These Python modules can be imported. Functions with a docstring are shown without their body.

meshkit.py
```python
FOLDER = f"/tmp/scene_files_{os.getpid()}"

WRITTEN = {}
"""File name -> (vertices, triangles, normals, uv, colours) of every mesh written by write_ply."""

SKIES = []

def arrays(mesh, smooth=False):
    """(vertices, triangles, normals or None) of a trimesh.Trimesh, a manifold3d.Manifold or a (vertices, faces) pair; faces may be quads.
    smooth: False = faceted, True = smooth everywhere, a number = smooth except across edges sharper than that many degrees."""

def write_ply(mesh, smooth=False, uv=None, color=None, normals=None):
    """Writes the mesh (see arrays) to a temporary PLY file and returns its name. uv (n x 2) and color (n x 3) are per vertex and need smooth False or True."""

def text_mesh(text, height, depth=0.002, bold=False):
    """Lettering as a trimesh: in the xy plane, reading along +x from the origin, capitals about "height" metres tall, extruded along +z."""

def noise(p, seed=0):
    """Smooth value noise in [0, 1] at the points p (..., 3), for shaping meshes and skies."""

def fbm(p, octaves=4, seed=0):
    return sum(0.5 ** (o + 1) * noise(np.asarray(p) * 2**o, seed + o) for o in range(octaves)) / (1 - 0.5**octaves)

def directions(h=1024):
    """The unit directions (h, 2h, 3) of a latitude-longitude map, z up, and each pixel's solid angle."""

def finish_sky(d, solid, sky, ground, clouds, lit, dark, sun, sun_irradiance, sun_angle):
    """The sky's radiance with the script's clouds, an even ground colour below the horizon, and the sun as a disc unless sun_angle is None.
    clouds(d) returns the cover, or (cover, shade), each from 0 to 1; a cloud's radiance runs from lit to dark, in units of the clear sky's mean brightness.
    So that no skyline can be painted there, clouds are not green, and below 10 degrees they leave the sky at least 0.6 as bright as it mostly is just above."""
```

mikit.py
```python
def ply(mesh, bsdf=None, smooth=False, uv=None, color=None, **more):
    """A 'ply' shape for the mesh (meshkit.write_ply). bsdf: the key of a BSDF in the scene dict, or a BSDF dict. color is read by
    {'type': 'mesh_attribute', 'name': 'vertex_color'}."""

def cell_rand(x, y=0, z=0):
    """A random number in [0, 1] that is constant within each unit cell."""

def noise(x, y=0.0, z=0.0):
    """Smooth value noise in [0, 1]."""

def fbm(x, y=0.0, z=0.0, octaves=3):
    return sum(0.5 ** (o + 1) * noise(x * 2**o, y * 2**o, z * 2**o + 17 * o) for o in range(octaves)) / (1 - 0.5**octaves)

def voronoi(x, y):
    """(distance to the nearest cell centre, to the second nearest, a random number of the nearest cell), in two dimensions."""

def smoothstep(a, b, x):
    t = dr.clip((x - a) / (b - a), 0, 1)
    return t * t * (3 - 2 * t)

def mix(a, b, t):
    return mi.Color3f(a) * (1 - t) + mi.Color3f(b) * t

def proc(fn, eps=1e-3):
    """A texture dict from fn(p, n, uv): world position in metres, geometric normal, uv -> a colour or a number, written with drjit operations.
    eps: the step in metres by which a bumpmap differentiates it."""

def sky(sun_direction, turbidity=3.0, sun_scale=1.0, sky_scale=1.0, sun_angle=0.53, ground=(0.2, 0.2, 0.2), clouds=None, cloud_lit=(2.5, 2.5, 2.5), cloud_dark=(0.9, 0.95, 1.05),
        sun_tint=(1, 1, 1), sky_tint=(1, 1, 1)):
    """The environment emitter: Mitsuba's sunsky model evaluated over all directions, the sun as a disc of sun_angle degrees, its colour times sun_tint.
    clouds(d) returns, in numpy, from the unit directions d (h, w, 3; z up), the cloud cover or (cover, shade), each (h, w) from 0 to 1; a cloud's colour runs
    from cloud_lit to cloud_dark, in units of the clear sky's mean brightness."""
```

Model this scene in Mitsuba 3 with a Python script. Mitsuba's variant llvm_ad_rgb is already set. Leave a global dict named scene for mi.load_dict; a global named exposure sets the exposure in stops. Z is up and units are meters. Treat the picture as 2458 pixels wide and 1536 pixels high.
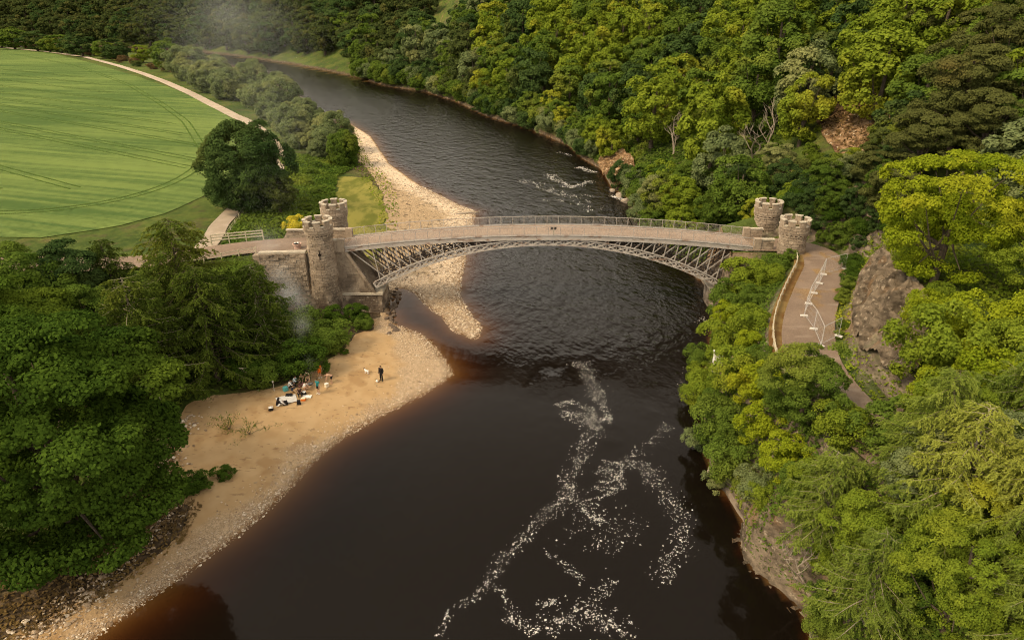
import math, random
import numpy as np, trimesh, manifold3d, shapely
from shapely.geometry import Polygon, LineString, Point
from scipy.spatial import Delaunay
import drjit as dr, mitsuba as mi, mikit, meshkit
from mikit import noise, fbm, voronoi, cell_rand, smoothstep, mix, proc

scene, labels = {}, {}
T = mi.ScalarTransform4f

# ------------------------------------------------------------------ camera, sky, exposure
CAM = np.array([-3.44, -84.76, 37.85])
YAW, PITCH, ROLL = math.radians(-0.888), math.radians(24.603), math.radians(-0.327)
_f = np.array([math.sin(YAW) * math.cos(PITCH), math.cos(YAW) * math.cos(PITCH), -math.sin(PITCH)])
_r = np.array([math.cos(YAW), -math.sin(YAW), 0.0])
_u = np.cross(_r, _f)
_up = _u * math.cos(ROLL) - _r * math.sin(ROLL)
scene['camera'] = {'type': 'perspective', 'fov': 73.82, 'fov_axis': 'x', 'near_clip': 0.5, 'far_clip': 4000.0,
                   'to_world': T().look_at(origin=CAM.tolist(), target=(CAM + _f).tolist(), up=_up.tolist())}
def cloud_cover(d):
    # an even overcast, brightest round the veiled sun and duller on the opposite side
    n = meshkit.fbm(d * np.array([3.0, 3.0, 6.0]) + 5.0, 4, 3)
    away = .5 - .5 * (d @ (SUN / np.linalg.norm(SUN)))
    return np.ones(d.shape[:2]), np.clip(1.75 * away * (.35 + .65 * np.clip((d[..., 2] - .30) / .35, 0, 1)) + .5 * (n - .5), 0, 1)
SUN = np.array([-0.62, -0.40, 0.72])
scene['sky'] = mikit.sky(SUN, turbidity=4, sun_scale=0.40, sun_angle=18, clouds=cloud_cover,
                         cloud_lit=(2.55, 2.33, 2.00), cloud_dark=(1.12, .95, .77), sun_tint=(1.0, 0.93, 0.78))
exposure = 2.5

# ------------------------------------------------------------------ helpers
def numbered(name):
    if name not in used:
        used[name] = 0
        return name
    used[name] += 1
    return '%s_%03d' % (name, used[name])
used = {}
def tag(key, label=None, cat=None, group=None, kind=None):
    d = labels.setdefault(key, {})
    for k, v in (('label', label), ('category', cat), ('group', group), ('kind', kind)):
        if v: d[k] = v
    return key
def thing(name, label, cat, group=None, kind=None):
    return tag(numbered(name), label, cat, group, kind)
def add(name, mesh, mat, parent=None, smooth=False, kind=None, label=None, **kw):
    key = numbered(parent + '__' + name if parent else name)
    scene[key] = mikit.ply(mesh, mat, smooth=smooth, **kw)
    if kind or label: tag(key, label, kind=kind)
    return key
def place(name, shape, parent, M):
    key = numbered(parent + '__' + name)
    scene[key] = {**shape, 'to_world': M}
    return key
class MB:
    """collects triangles"""
    def __init__(s): s.v, s.f, s.n = [], [], 0
    def put(s, v, f):
        v = np.asarray(v, float); s.v.append(v); s.f.append(np.asarray(f, int) + s.n); s.n += len(v); return s
    def add(s, m): return s.put(m.vertices, m.faces)
    def box(s, lo, hi):
        lo, hi = np.asarray(lo, float), np.asarray(hi, float)
        c = np.array([[x, y, z] for x in (0, 1) for y in (0, 1) for z in (0, 1)])
        return s.put(lo + c * (hi - lo), BOXF)
    def bar(s, a, b, w, h=None, up=(0, 0, 1)):
        """box bar from a to b with width w and height h"""
        a, b = np.asarray(a, float), np.asarray(b, float); h = h or w
        d = b - a; L = np.linalg.norm(d); d = d / L
        x = np.cross(d, up)
        if np.linalg.norm(x) < 1e-3: x = np.cross(d, (1, 0, 0))
        x /= np.linalg.norm(x); y = np.cross(x, d)
        c = np.array([a * (1 - t) + b * t + x * (i - .5) * w + y * (j - .5) * h for t in (0, 1) for i in (0, 1) for j in (0, 1)])
        return s.put(c, BOXF)
    def tube(s, pts, rad, sides=6):
        pts = np.asarray(pts, float); rad = np.broadcast_to(rad, (len(pts),))
        t = np.gradient(pts, axis=0); t /= np.linalg.norm(t, axis=1, keepdims=True) + 1e-9
        a = np.cross(t, np.where(np.abs(t[:, 2:]) < .9, [0, 0, 1.], [1., 0, 0])); a /= np.linalg.norm(a, axis=1, keepdims=True) + 1e-9
        b = np.cross(t, a); g = np.arange(sides) * 2 * np.pi / sides
        v = pts[:, None] + rad[:, None, None] * (np.cos(g)[None, :, None] * a[:, None] + np.sin(g)[None, :, None] * b[:, None])
        n = len(pts); f = []
        for i in range(n - 1):
            for j in range(sides):
                p, q = i * sides + j, i * sides + (j + 1) % sides
                f += [[p, q, q + sides], [p, q + sides, p + sides]]
        for j in range(1, sides - 1):
            f += [[0, j + 1, j], [(n - 1) * sides, (n - 1) * sides + j, (n - 1) * sides + j + 1]]
        return s.put(v.reshape(-1, 3), f)
    def mesh(s): return trimesh.Trimesh(np.vstack(s.v), np.vstack(s.f), process=False)
BOXF = np.array([[0, 1, 3], [0, 3, 2], [4, 6, 7], [4, 7, 5], [0, 4, 5], [0, 5, 1], [2, 3, 7], [2, 7, 6], [0, 2, 6], [0, 6, 4], [1, 5, 7], [1, 7, 3]])
def spheres_hull(ps, seg=12):
    return manifold3d.Manifold.batch_hull([manifold3d.Manifold.sphere(r, seg).translate(tuple(p)) for p, r in ps])
def to_tm(m):
    k = m.to_mesh(); return trimesh.Trimesh(k.vert_properties[:, :3], k.tri_verts, process=False)
def rock_mesh(rng, size, squash=.7, sub=2):
    m = trimesh.creation.icosphere(subdivisions=sub, radius=1.0)
    v = m.vertices.copy()
    o = rng.uniform(0, 50, 3)
    v *= (0.62 + 0.75 * meshkit.fbm(v * 1.1 + o, 3))[:, None]
    for _ in range(5):                                  # flat broken faces
        n = rng.normal(size=3); n /= np.linalg.norm(n); d = v @ n; lim = .62
        v -= np.clip(d - lim, 0, None)[:, None] * n
    m.vertices = v * np.array([1, rng.uniform(.65, 1), squash]) * size
    return m

# ------------------------------------------------------------------ materials
def bsdf(key, color, rough=.8, spec=.3, bump=None, bump_scale=1.0, eps=1e-2, **kw):
    b = {'type': 'principled', 'base_color': color if isinstance(color, dict) else {'type': 'rgb', 'value': list(color)}, 'roughness': rough, 'specular': spec, **kw}
    if bump is not None: b = {'type': 'bumpmap', 'arbitrary': proc(bump, eps), 'scale': bump_scale, 'bsdf': b}
    scene[key] = {'type': 'twosided', 'bsdf': b}
    return key
# ------------------------------------------------------------------ terrain (z = 0 is the river's surface)
LS = np.array([(-900, 960), (-560, 720), (-340, 590), (-250, 480), (-182, 400), (-122, 277), (-96, 212), (-78, 181), (-67.6, 172), (-53, 141), (-38.9, 97), (-27, 72), (-17.7, 56.7), (-13.5, 51), (-13.3, 34), (-13.3, 23), (-13.3, 12.7),
               (-12.9, 5.9), (-11, 0), (-9.2, -4.6), (-9.4, -7.3), (-11.8, -5.3), (-13.7, -1), (-16.7, 3.5), (-18.4, 7.2), (-21, 9.9), (-22.3, 10), (-21.8, 0), (-21.6, -.8), (-20.2, -4),
               (-16.8, -6.5), (-14.5, -10.1), (-12.5, -14.5), (-11.7, -17), (-14.1, -20.8), (-17.9, -25.1), (-21.2, -29.6), (-22.3, -31.7), (-23.2, -34), (-23.8, -36.8), (-25, -40.1), (-26.1, -42.6), (-27.7, -45.4),
               (-29.1, -47.9), (-30.8, -50.4), (-32.3, -53), (-38, -64), (-55, -100), (-70, -140)], float)
RS = np.array([(-900, 1010), (-540, 790), (-330, 645), (-262, 565), (-203, 492), (-169, 447), (-130, 390), (-100, 344), (-78, 300), (-51, 268), (-33, 231), (-17, 185), (-1, 155), (10.8, 123), (13.1, 104.5), (16.9, 91), (17.2, 70.6),
               (19.8, 61.8), (19.6, 47.8), (20.3, 34), (22.2, 19.5), (24.6, 9.4), (23.6, .9), (22, -3), (20, -8.5), (17.6, -16), (15.6, -24), (14.2, -30), (13.6, -35.6), (14.2, -38.5), (14.6, -41), (14.1, -43),
               (13.6, -44.6), (14.2, -46.6), (15.2, -48.2), (16.2, -50), (15.6, -52.5), (14, -60), (12, -80), (10, -140)], float)
RIVER = Polygon(np.vstack([LS, RS[::-1]])).buffer(0)
# road centre lines (x, y, z): the approach over the embankment on the left, the ledge road on the right
ROADL = np.array([(-25, 2.6, 9.15), (-28, 2.6, 9.2), (-33, 2.6, 9.15), (-38, 2.2, 9.0), (-43, 1.0, 8.75), (-48, -.5, 8.4), (-55, -1.5, 7.8), (-66, 0, 7.0), (-80, 5, 6.1), (-100, 14, 5.2), (-130, 25, 4.6)], float)
ROADR = np.array([(25, 2.5, 9.1), (31, 2.4, 9.1), (34.6, .6, 9.05), (34.0, -5, 9.0), (29.6, -13, 9), (25.3, -21.5, 9), (22.8, -28, 9), (21.9, -33, 9), (22.1, -39, 9), (24, -47, 9), (28, -58, 9.3), (34, -75, 10), (40, -100, 11)], float)
def poly_dist(P, L):
    """distance to a polyline, its height there and the side (cross product)"""
    best = np.full(len(P), 1e9); z = np.zeros(len(P)); side = np.zeros(len(P))
    for a, b in zip(L[:-1], L[1:]):
        d = b[:2] - a[:2]; t = np.clip(((P - a[:2]) @ d) / (d @ d), 0, 1)
        q = P - a[:2] - t[:, None] * d; r = np.hypot(q[:, 0], q[:, 1])
        k = r < best; best[k] = r[k]
        if L.shape[1] > 2: z[k] = (a[2] + t * (b[2] - a[2]))[k]
        side[k] = (d[0] * q[:, 1] - d[1] * q[:, 0])[k]
    return best, z, side
def sstep(a, b, x):
    t = np.clip((x - a) / (b - a), 0, 1); return t * t * (3 - 2 * t)
def height(x, y):
    x = np.asarray(x, float); shape = x.shape
    P = np.stack([x.ravel(), np.broadcast_to(y, shape).ravel()], 1)
    dl, dr_ = poly_dist(P, LS)[0], poly_dist(P, RS)[0]
    inside = shapely.contains_xy(RIVER, P[:, 0], P[:, 1])
    N = lambda s, o=0: meshkit.fbm(np.column_stack([P / s, np.full(len(P), o + .5)]), 4, 7) - .5
    # left bank: shelving beach, bank, flood plain
    wob = N(6.0) * .35 + N(1.6, 3) * .12
    left = np.interp(dl, [0, 3, 9, 15, 22, 32, 45], [0, .22, .75, 1.25, 2.6, 3.6, 4.0]) + wob * np.clip(dl / 4, np.where(P[:, 1] > 8, .40, .14), 1) * np.interp(dl, [30, 50], [1, .0])
    d, z, side = poly_dist(P, ROADL[2:] + np.array([1.6, 0, 0]))
    steep = (side > 0) & (P[:, 0] > -37.8)
    left = np.maximum(left, z - .25 - np.clip(d - 3.0, 0, None) * np.where(steep | (P[:, 0] > -31.3), 3.5, .62))
    # right bank: ledge road, cliff above it, then the wooded hill
    rough = N(9.0, 9) * 4.5 + N(3.0, 12) * 1.6 + N(1.0, 15) * .5
    bank = np.interp(dr_, [0, 2.5, 8, 16], [0, 1.8, 5.0, 9.0]) + np.clip(dr_ - 16, 0, None) * .60
    bank = np.where(bank > 70, 70 + (bank - 70) * .35, bank)
    bank = bank * (1 - .55 * sstep(260, 420, P[:, 1]) * sstep(60, 0, dr_))
    d, z, side = poly_dist(P, ROADR)
    t = dr_ / (dr_ + np.clip(d - 3.1, 0, None) + 1e-6)
    river_side = (z - .25) * t ** .8
    dd = np.clip(d - 3.4, 0, None)
    ch = np.interp(P[:, 1], [-60, -38, -26, -8, 5], [2.5, 3, 5, 5.5, 8])
    hill_side = z - .25 + np.minimum(dd * 1.5, ch) + np.clip(dd - ch / 1.5, 0, None) * np.interp(P[:, 1], [-60, -30, -8, 8], [.12, .15, .26, .5])
    road_h = np.where(side < 0, river_side, hill_side)
    road_h = np.where(d < 3.2, z - .25, road_h)
    w = sstep(5, 16, P[:, 1])
    right = road_h * (1 - w) + bank * w
    off = sstep(3.2, 7, d)                      # the road itself stays smooth
    right = right + rough * off * np.clip(dr_ / 5, 0, 1) * np.interp(P[:, 1], [8, 60], [.6, 1])
    land = np.where(dl < dr_, left, np.maximum(right, .12 * np.minimum(dr_, 4)))
    land = np.maximum(land, .02 * np.minimum(dl, dr_))
    bed = -np.minimum(np.minimum(.14 * dl + .005 * dl ** 2, 1.6 * dr_), 3.0) + wob * .25 * np.clip(np.minimum(dl, dr_) / 2, 0, 1)
    return np.where(inside, bed, land).reshape(shape)
def hz(x, y): return float(height(np.array([x]), np.array([y]))[0])
def lines(segments):
    out = [segments[0][0]]
    for a, b, s in segments:
        n = max(1, int(round((b - a) / s))); out += list(a + (np.arange(n) + 1) * (b - a) / n)
    return np.array(out)
GX = lines([(-1100, -240, 14), (-240, -90, 5), (-90, -44, 1.6), (-44, 44, .7), (44, 90, 1.8), (90, 260, 6), (260, 500, 16)])
GY = lines([(-130, -62, 4), (-62, 64, .7), (64, 130, 1.6), (130, 330, 5), (330, 1500, 14)])
XX, YY = np.meshgrid(GX, GY)
ZZ = height(XX, YY)
def grid_faces(nx, ny):
    i, j = np.meshgrid(np.arange(ny - 1), np.arange(nx - 1), indexing='ij'); a = (i * nx + j).ravel()
    return np.vstack([np.stack([a, a + 1, a + nx + 1], 1), np.stack([a, a + nx + 1, a + nx], 1)])
GF = grid_faces(len(GX), len(GY))
GV = np.column_stack([XX.ravel(), YY.ravel(), ZZ.ravel()])

def ground_color(p, n, uv):
    big = fbm(p.x * .09, p.y * .09, p.z * .09, 4); fine = fbm(p.x * 1.3, p.y * 1.3, p.z * 1.3, 4); tiny = noise(p.x * 5, p.y * 5, p.z * 5)
    grass = mix((.035, .060, .012), (.085, .115, .022), smoothstep(.3, .7, .6 * big + .4 * fine))
    grass = mix(grass, (.13, .12, .035), smoothstep(.55, .8, fbm(p.x * .25 + 9, p.y * .25, 0, 3)) * .5)
    st = fbm(p.x * .9, p.y * .9, p.z * 3.2, 5)
    rock = mix((.07, .055, .040), (.25, .205, .155), smoothstep(.30, .70, .6 * st + .4 * fine))
    rock = mix(rock, (.40, .35, .28), smoothstep(.70, .80, fbm(p.x * 2.2, p.y * 2.2, p.z * 2.8 + 7, 3)) * .7)
    rock = mix(rock, (.20, .115, .05), smoothstep(.5, .7, big) * .6)
    soil = mix((.045, .032, .018), (.11, .08, .045), fine)
    steep = 1 - smoothstep(.55, .80, dr.abs(n.z) + (fine - .5) * .25)
    low = 1 - smoothstep(.5, 1.3, p.z + (fine - .5) * .6)
    c = mix(grass, soil, smoothstep(.55, .75, fbm(p.x * .4, p.y * .4, 3, 3)) * .5)
    c = mix(c, mix((.045, .032, .018), (.15, .11, .07), smoothstep(.3, .8, .5 * tiny + .5 * fine)), low)
    return mix(c, rock, steep)
bsdf('mat_ground', proc(ground_color), .95, .15, bump=lambda p, n, uv: fbm(p.x * 2, p.y * 2, p.z * 2, 3), bump_scale=.25)
add('ground', (GV, GF), 'mat_ground', smooth=True)
tag('ground', 'wooded river banks and hillside rising around the river', kind='structure')

def drape(poly, step, lift, name, mat, label, edge=None, hfun=height):
    """a sheet over the terrain inside poly"""
    poly = Polygon(poly).buffer(0) if not hasattr(poly, 'geom_type') else poly
    x0, y0, x1, y1 = poly.bounds
    b = []
    for ring in [poly.exterior, *poly.interiors]:
        L = ring.length; n = max(8, int(L / (edge or step)))
        b += [ring.interpolate(k / n, normalized=True).coords[0] for k in range(n)]
    gx, gy = np.meshgrid(np.arange(x0, x1, step), np.arange(y0, y1, step)); gx = gx + (np.arange(gx.shape[0]) % 2)[:, None] * step / 2
    g = np.column_stack([gx.ravel(), gy.ravel()])
    inner = poly.buffer(-.45 * step)
    g = g[shapely.contains_xy(inner, g[:, 0], g[:, 1])] if not inner.is_empty else g[:0]
    P = np.vstack([np.array(b), g]); P += np.random.default_rng(1).uniform(-1e-4, 1e-4, P.shape)
    tri = Delaunay(P).simplices; c = P[tri].mean(1)
    tri = tri[shapely.contains_xy(poly, c[:, 0], c[:, 1])]
    a, bb, cc = P[tri[:, 0]], P[tri[:, 1]], P[tri[:, 2]]
    cr = (bb[:, 0] - a[:, 0]) * (cc[:, 1] - a[:, 1]) - (bb[:, 1] - a[:, 1]) * (cc[:, 0] - a[:, 0])
    tri[cr < 0] = tri[cr < 0][:, ::-1]; tri = tri[np.abs(cr) > 1e-4]
    z = hfun(P[:, 0], P[:, 1]) + lift
    add(name, (np.column_stack([P, z]), tri), mat, smooth=True)
    tag(name, label, kind='structure')

def ragged(poly, a, s):
    L = (poly if hasattr(poly, 'geom_type') else Polygon(poly)).exterior; q = np.array([L.interpolate(k).coords[0] for k in np.arange(0, L.length, .6)])
    return Polygon(q + a * (np.stack([meshkit.fbm(np.column_stack([q / s, q[:, :1] * 0 + o]), 3) for o in (1.5, 8.5)], 1) - .5) * 2).buffer(0)
# beach and gravel: the shelving bank of the left side from 2 m under water to the vegetation
def sand_color(p, n, uv):
    fine = fbm(p.x * 1.1, p.y * 1.1, 0, 4); d1, d2, cid = voronoi(p.x * 5.5, p.y * 5.5); e1, e2, eid = voronoi(p.x * 11, p.y * 11)
    sand = mix((.355, .228, .108), (.465, .335, .188), fine)
    sand = mix(sand, (.27, .16, .07), smoothstep(.58, .75, fbm(p.x * .5 + 3, p.y * .5, 0, 4)) * .55)
    sand = mix(sand, (.19, .12, .06), smoothstep(.80, .95, noise(p.x * 2.3, p.y * 4.5)) * .6)
    peb = mix((.30, .215, .135), (.66, .53, .385), cid * .6 + eid * .4)
    peb = mix(peb, sand, .35) * (.6 + .4 * smoothstep(.02, .2, d2 - d1)) * (.8 + .2 * smoothstep(.0, .2, e2 - e1))
    tip = smoothstep(-20.5, -16.5, p.x + .35 * (p.y + 14)) * smoothstep(-30, -24, p.y)
    gravelly = smoothstep(.42, .72, fbm(p.x * .35 + 20, p.y * .35, 0, 4) * .5 + .42 * (1 - smoothstep(.02, .42, p.z)) + .40 * tip + .5 * smoothstep(4, 12, p.y))
    c = mix(sand, peb, gravelly)
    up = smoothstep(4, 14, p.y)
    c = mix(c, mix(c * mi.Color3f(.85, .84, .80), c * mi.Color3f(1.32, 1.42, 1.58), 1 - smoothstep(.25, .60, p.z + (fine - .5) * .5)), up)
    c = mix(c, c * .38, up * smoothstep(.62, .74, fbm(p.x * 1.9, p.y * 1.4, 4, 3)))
    wet = 1 - smoothstep(-.02, .10, p.z + (fine - .5) * .08)
    return mix(c, c * mi.Color3f(.38, .26, .14), wet)
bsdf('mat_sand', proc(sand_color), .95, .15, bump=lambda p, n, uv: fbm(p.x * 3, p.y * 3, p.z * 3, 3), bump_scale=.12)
BEACH_IN = [(-22.3, -2.5), (-22.2, -5.6), (-24.4, -7.6), (-25.0, -12.5), (-26.0, -16.8), (-27.4, -18.7), (-29.2, -21.4), (-32, -22.8), (-34.6, -23.8), (-37.2, -25.5), (-37.6, -29), (-36, -34), (-34.6, -37.6), (-30.6, -40.4), (-30.3, -44.0), (-32.4, -47.8), (-35.2, -51), (-38.2, -54.2), (-43.5, -64)]
edge_in = LineString(LS).buffer(2.6, single_sided=False).intersection(RIVER)
shore = [p for p in LS if -70 < p[1] < -1 and p[0] > -46]
shore = [tuple(p) for p in LS[28:47]]
beach = Polygon(BEACH_IN + shore[::-1]).buffer(0)
beach = beach.union(LineString(shore).buffer(2.4)).difference(Polygon([(-60, -2), (-22.6, -2), (-22.6, 12), (-60, 12)]))
beach = max(beach.geoms, key=lambda g: g.area) if beach.geom_type == 'MultiPolygon' else beach
beach = ragged(beach, .75, 1.3)
beach = max(beach.geoms, key=lambda g: g.area) if beach.geom_type == 'MultiPolygon' else beach
drape(beach, .7, .05, 'beach', 'mat_sand', 'sandy beach fading to pale pebbles at the river edge, people picnicking on it', edge=.5)
GRAVEL = [(-72, 183), (-62, 158), (-54, 128), (-46.5, 97), (-40.5, 83), (-34.5, 64), (-30.5, 48), (-28, 33), (-27, 22), (-25, 13), (-22.8, 11.6)]
bar = Polygon(GRAVEL + [tuple(p) for p in LS[26:8:-1]]).buffer(0).union(LineString(LS[8:27]).buffer(1.8))
bar = bar.difference(Polygon([(-60, -1), (-22.4, -1), (-22.4, 7), (-60, 7)]))
bar = max(bar.geoms, key=lambda g: g.area) if bar.geom_type == 'MultiPolygon' else bar
bar = ragged(bar, 1.1, 2.0)
bar = max(bar.geoms, key=lambda g: g.area) if bar.geom_type == 'MultiPolygon' else bar
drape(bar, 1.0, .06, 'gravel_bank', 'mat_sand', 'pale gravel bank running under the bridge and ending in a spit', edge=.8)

# crop field, track, mown strip, roads
FIELD = [(-900, 930), (-700, 770), (-514, 626), (-412, 545), (-300, 415), (-220, 317), (-160, 240), (-115, 175), (-90, 135), (-75, 106), (-68, 90), (-64.5, 73), (-65, 58), (-67, 46), (-68, 36), (-73, 27), (-82, 21), (-100, 22), (-140, 34), (-260, 60), (-600, 100), (-1000, 160)]
def crop_color(p, n, uv):
    # sown rows follow the curve of the river side edge; wheel tracks run along them
    a = p.x * .30 + p.y * .954 + 10 * fbm(p.x * .012, p.y * .012, 0, 2)
    big = fbm(p.x * .018, p.y * .03, 0, 4); st = fbm(a * .55, (p.x * .95 - p.y * .3) * .02, 0, 4); fine = fbm(p.x * .8, p.y * .8, 0, 3)
    c = mix((.057, .104, .022), (.142, .196, .047), smoothstep(.28, .72, 1.1 * (.38 * big + .47 * st + .15 * fine) - .05))
    return c
bsdf('mat_crop', proc(crop_color), .9, .2, bump=lambda p, n, uv: fbm(p.x * 1.6, p.y * 1.6, 0, 3), bump_scale=.5, eps=.05)
field = Polygon(FIELD).buffer(0)
drape(field, 9, .12, 'crop_field', 'mat_crop', 'broad green field of young cereal with dark wheel tracks', edge=4)
def wheel_color(p, n, uv): return mix((.036, .066, .010), (.070, .115, .018), fbm(p.x * .5, p.y * .5, 0, 3))
bsdf('mat_wheel', proc(wheel_color), .95, .1)
def wheel_pair(L):
    m = MB(); L = np.array(L, float); s = np.concatenate([[0], np.cumsum(np.hypot(*np.diff(L, axis=0).T))]); q = np.linspace(0, s[-1], max(8, int(s[-1] / 2.5)))
    x, y = np.interp(q, s, L[:, 0]), np.interp(q, s, L[:, 1]); k = np.ones(9) / 9; pad = lambda v: np.convolve(np.pad(v, 4, mode='edge'), k, 'valid'); x, y = pad(x), pad(y)
    tx, ty = np.gradient(x), np.gradient(y); l = np.hypot(tx, ty); nx, ny = -ty / l, tx / l; rr = np.random.default_rng(int(abs(L[0, 0])))
    for o in (-1.0, 1.0):
        w = .15 + .13 * rr.random(len(q)); v = []
        for e in (-1, 1): v.append(np.column_stack([x + nx * (o + e * w), y + ny * (o + e * w), np.full(len(q), 4.165)]))
        n = len(q); i = np.arange(n - 1); f = np.vstack([np.stack([i, i + 1, i + 1 + n], 1), np.stack([i, i + 1 + n, i + n], 1)])
        add('wheel_track', (np.vstack(v), f[:, ::-1]), 'mat_wheel', 'crop_field')
for k_ in range(12):
    # pairs of wheel marks 20 m apart, running across the field to the headland
    x1, y1 = [(-79, 73), (-80, 81), (-88, 101), (-101, 119), (-114, 139), (-134, 165), (-158, 197), (-185, 232), (-213, 270), (-243, 308), (-94, 53), (-110, 52)][k_]
    L = 420 if k_ < 10 else (46, 70)[k_ - 10] * 8
    wheel_pair([(x1, y1), (x1 - .83 * L * .3, y1 + .56 * L * .3), (x1 - .83 * L, y1 + .57 * L)])
wheel_pair([(-560, 650), (-465.5, 562), (-296, 391), (-198, 268), (-146, 194), (-115, 147), (-97, 114), (-85, 92), (-79, 74), (-78, 60), (-79, 49), (-86, 39), (-96, 35), (-120, 38), (-180, 52), (-300, 80)])
def track_color(p, n, uv):
    f = fbm(p.x * .7, p.y * .7, 0, 4)
    return mix((.26, .21, .155), (.42, .355, .28), f)
bsdf('mat_track', proc(track_color), .95, .15)
TRACK = [(-560, 672), (-440, 575), (-350, 489), (-270, 392), (-222, 330), (-186, 281), (-151, 231), (-109.7, 170), (-89.5, 140), (-75, 113), (-66.2, 92.5), (-62.2, 80), (-60, 66), (-58.5, 52), (-57, 40), (-55.8, 29), (-54, 21), (-53, 14), (-52, 6)]
wid = np.interp(np.arange(len(TRACK)), [0, 7, 10, 13, 18], [2.1, 2.1, 1.8, 1.5, 1.7])
tl = LineString(TRACK); parts = [LineString(TRACK[i:i + 2]).buffer(wid[i]) for i in range(len(TRACK) - 1)]
drape(shapely.union_all(parts), 2.2, .16, 'farm_track', 'mat_track', 'pale stony track curving along the field edge', edge=1.6)
def mown_color(p, n, uv):
    f = fbm(p.x * .8, p.y * .25, 0, 4)
    return mix((.115, .125, .022), (.21, .195, .045), smoothstep(.3, .7, f))
bsdf('mat_mown', proc(mown_color), .95, .15, bump=lambda p, n, uv: fbm(p.x * 4, p.y * 4, 0, 2), bump_scale=.1)
MOWN = [(-46.5, 77), (-40.3, 78), (-34.2, 62), (-30.2, 47), (-27.8, 32), (-26.6, 21), (-33.8, 18), (-36, 28), (-40, 46), (-44, 62)]
drape(ragged(MOWN, 1.6, 2.2), 1.0, .12, 'mown_grass', 'mat_mown', 'yellowish mown grass strip between the gravel and the far towers')
def road_color(p, n, uv):
    f = fbm(p.x * .6, p.y * .6, 0, 4); g = noise(p.x * 9, p.y * 9)
    c = mix((.150, .108, .080), (.255, .195, .150), f * .7 + g * .3)
    c = mix(c, (.30, .245, .20), smoothstep(.62, .75, fbm(p.x * .3 + 7, p.y * .9, 0, 3)) * .4)
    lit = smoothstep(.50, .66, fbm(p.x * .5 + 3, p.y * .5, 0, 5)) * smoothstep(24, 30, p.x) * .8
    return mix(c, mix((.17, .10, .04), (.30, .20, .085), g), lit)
bsdf('mat_road', proc(road_color), .95, .15)
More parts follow.
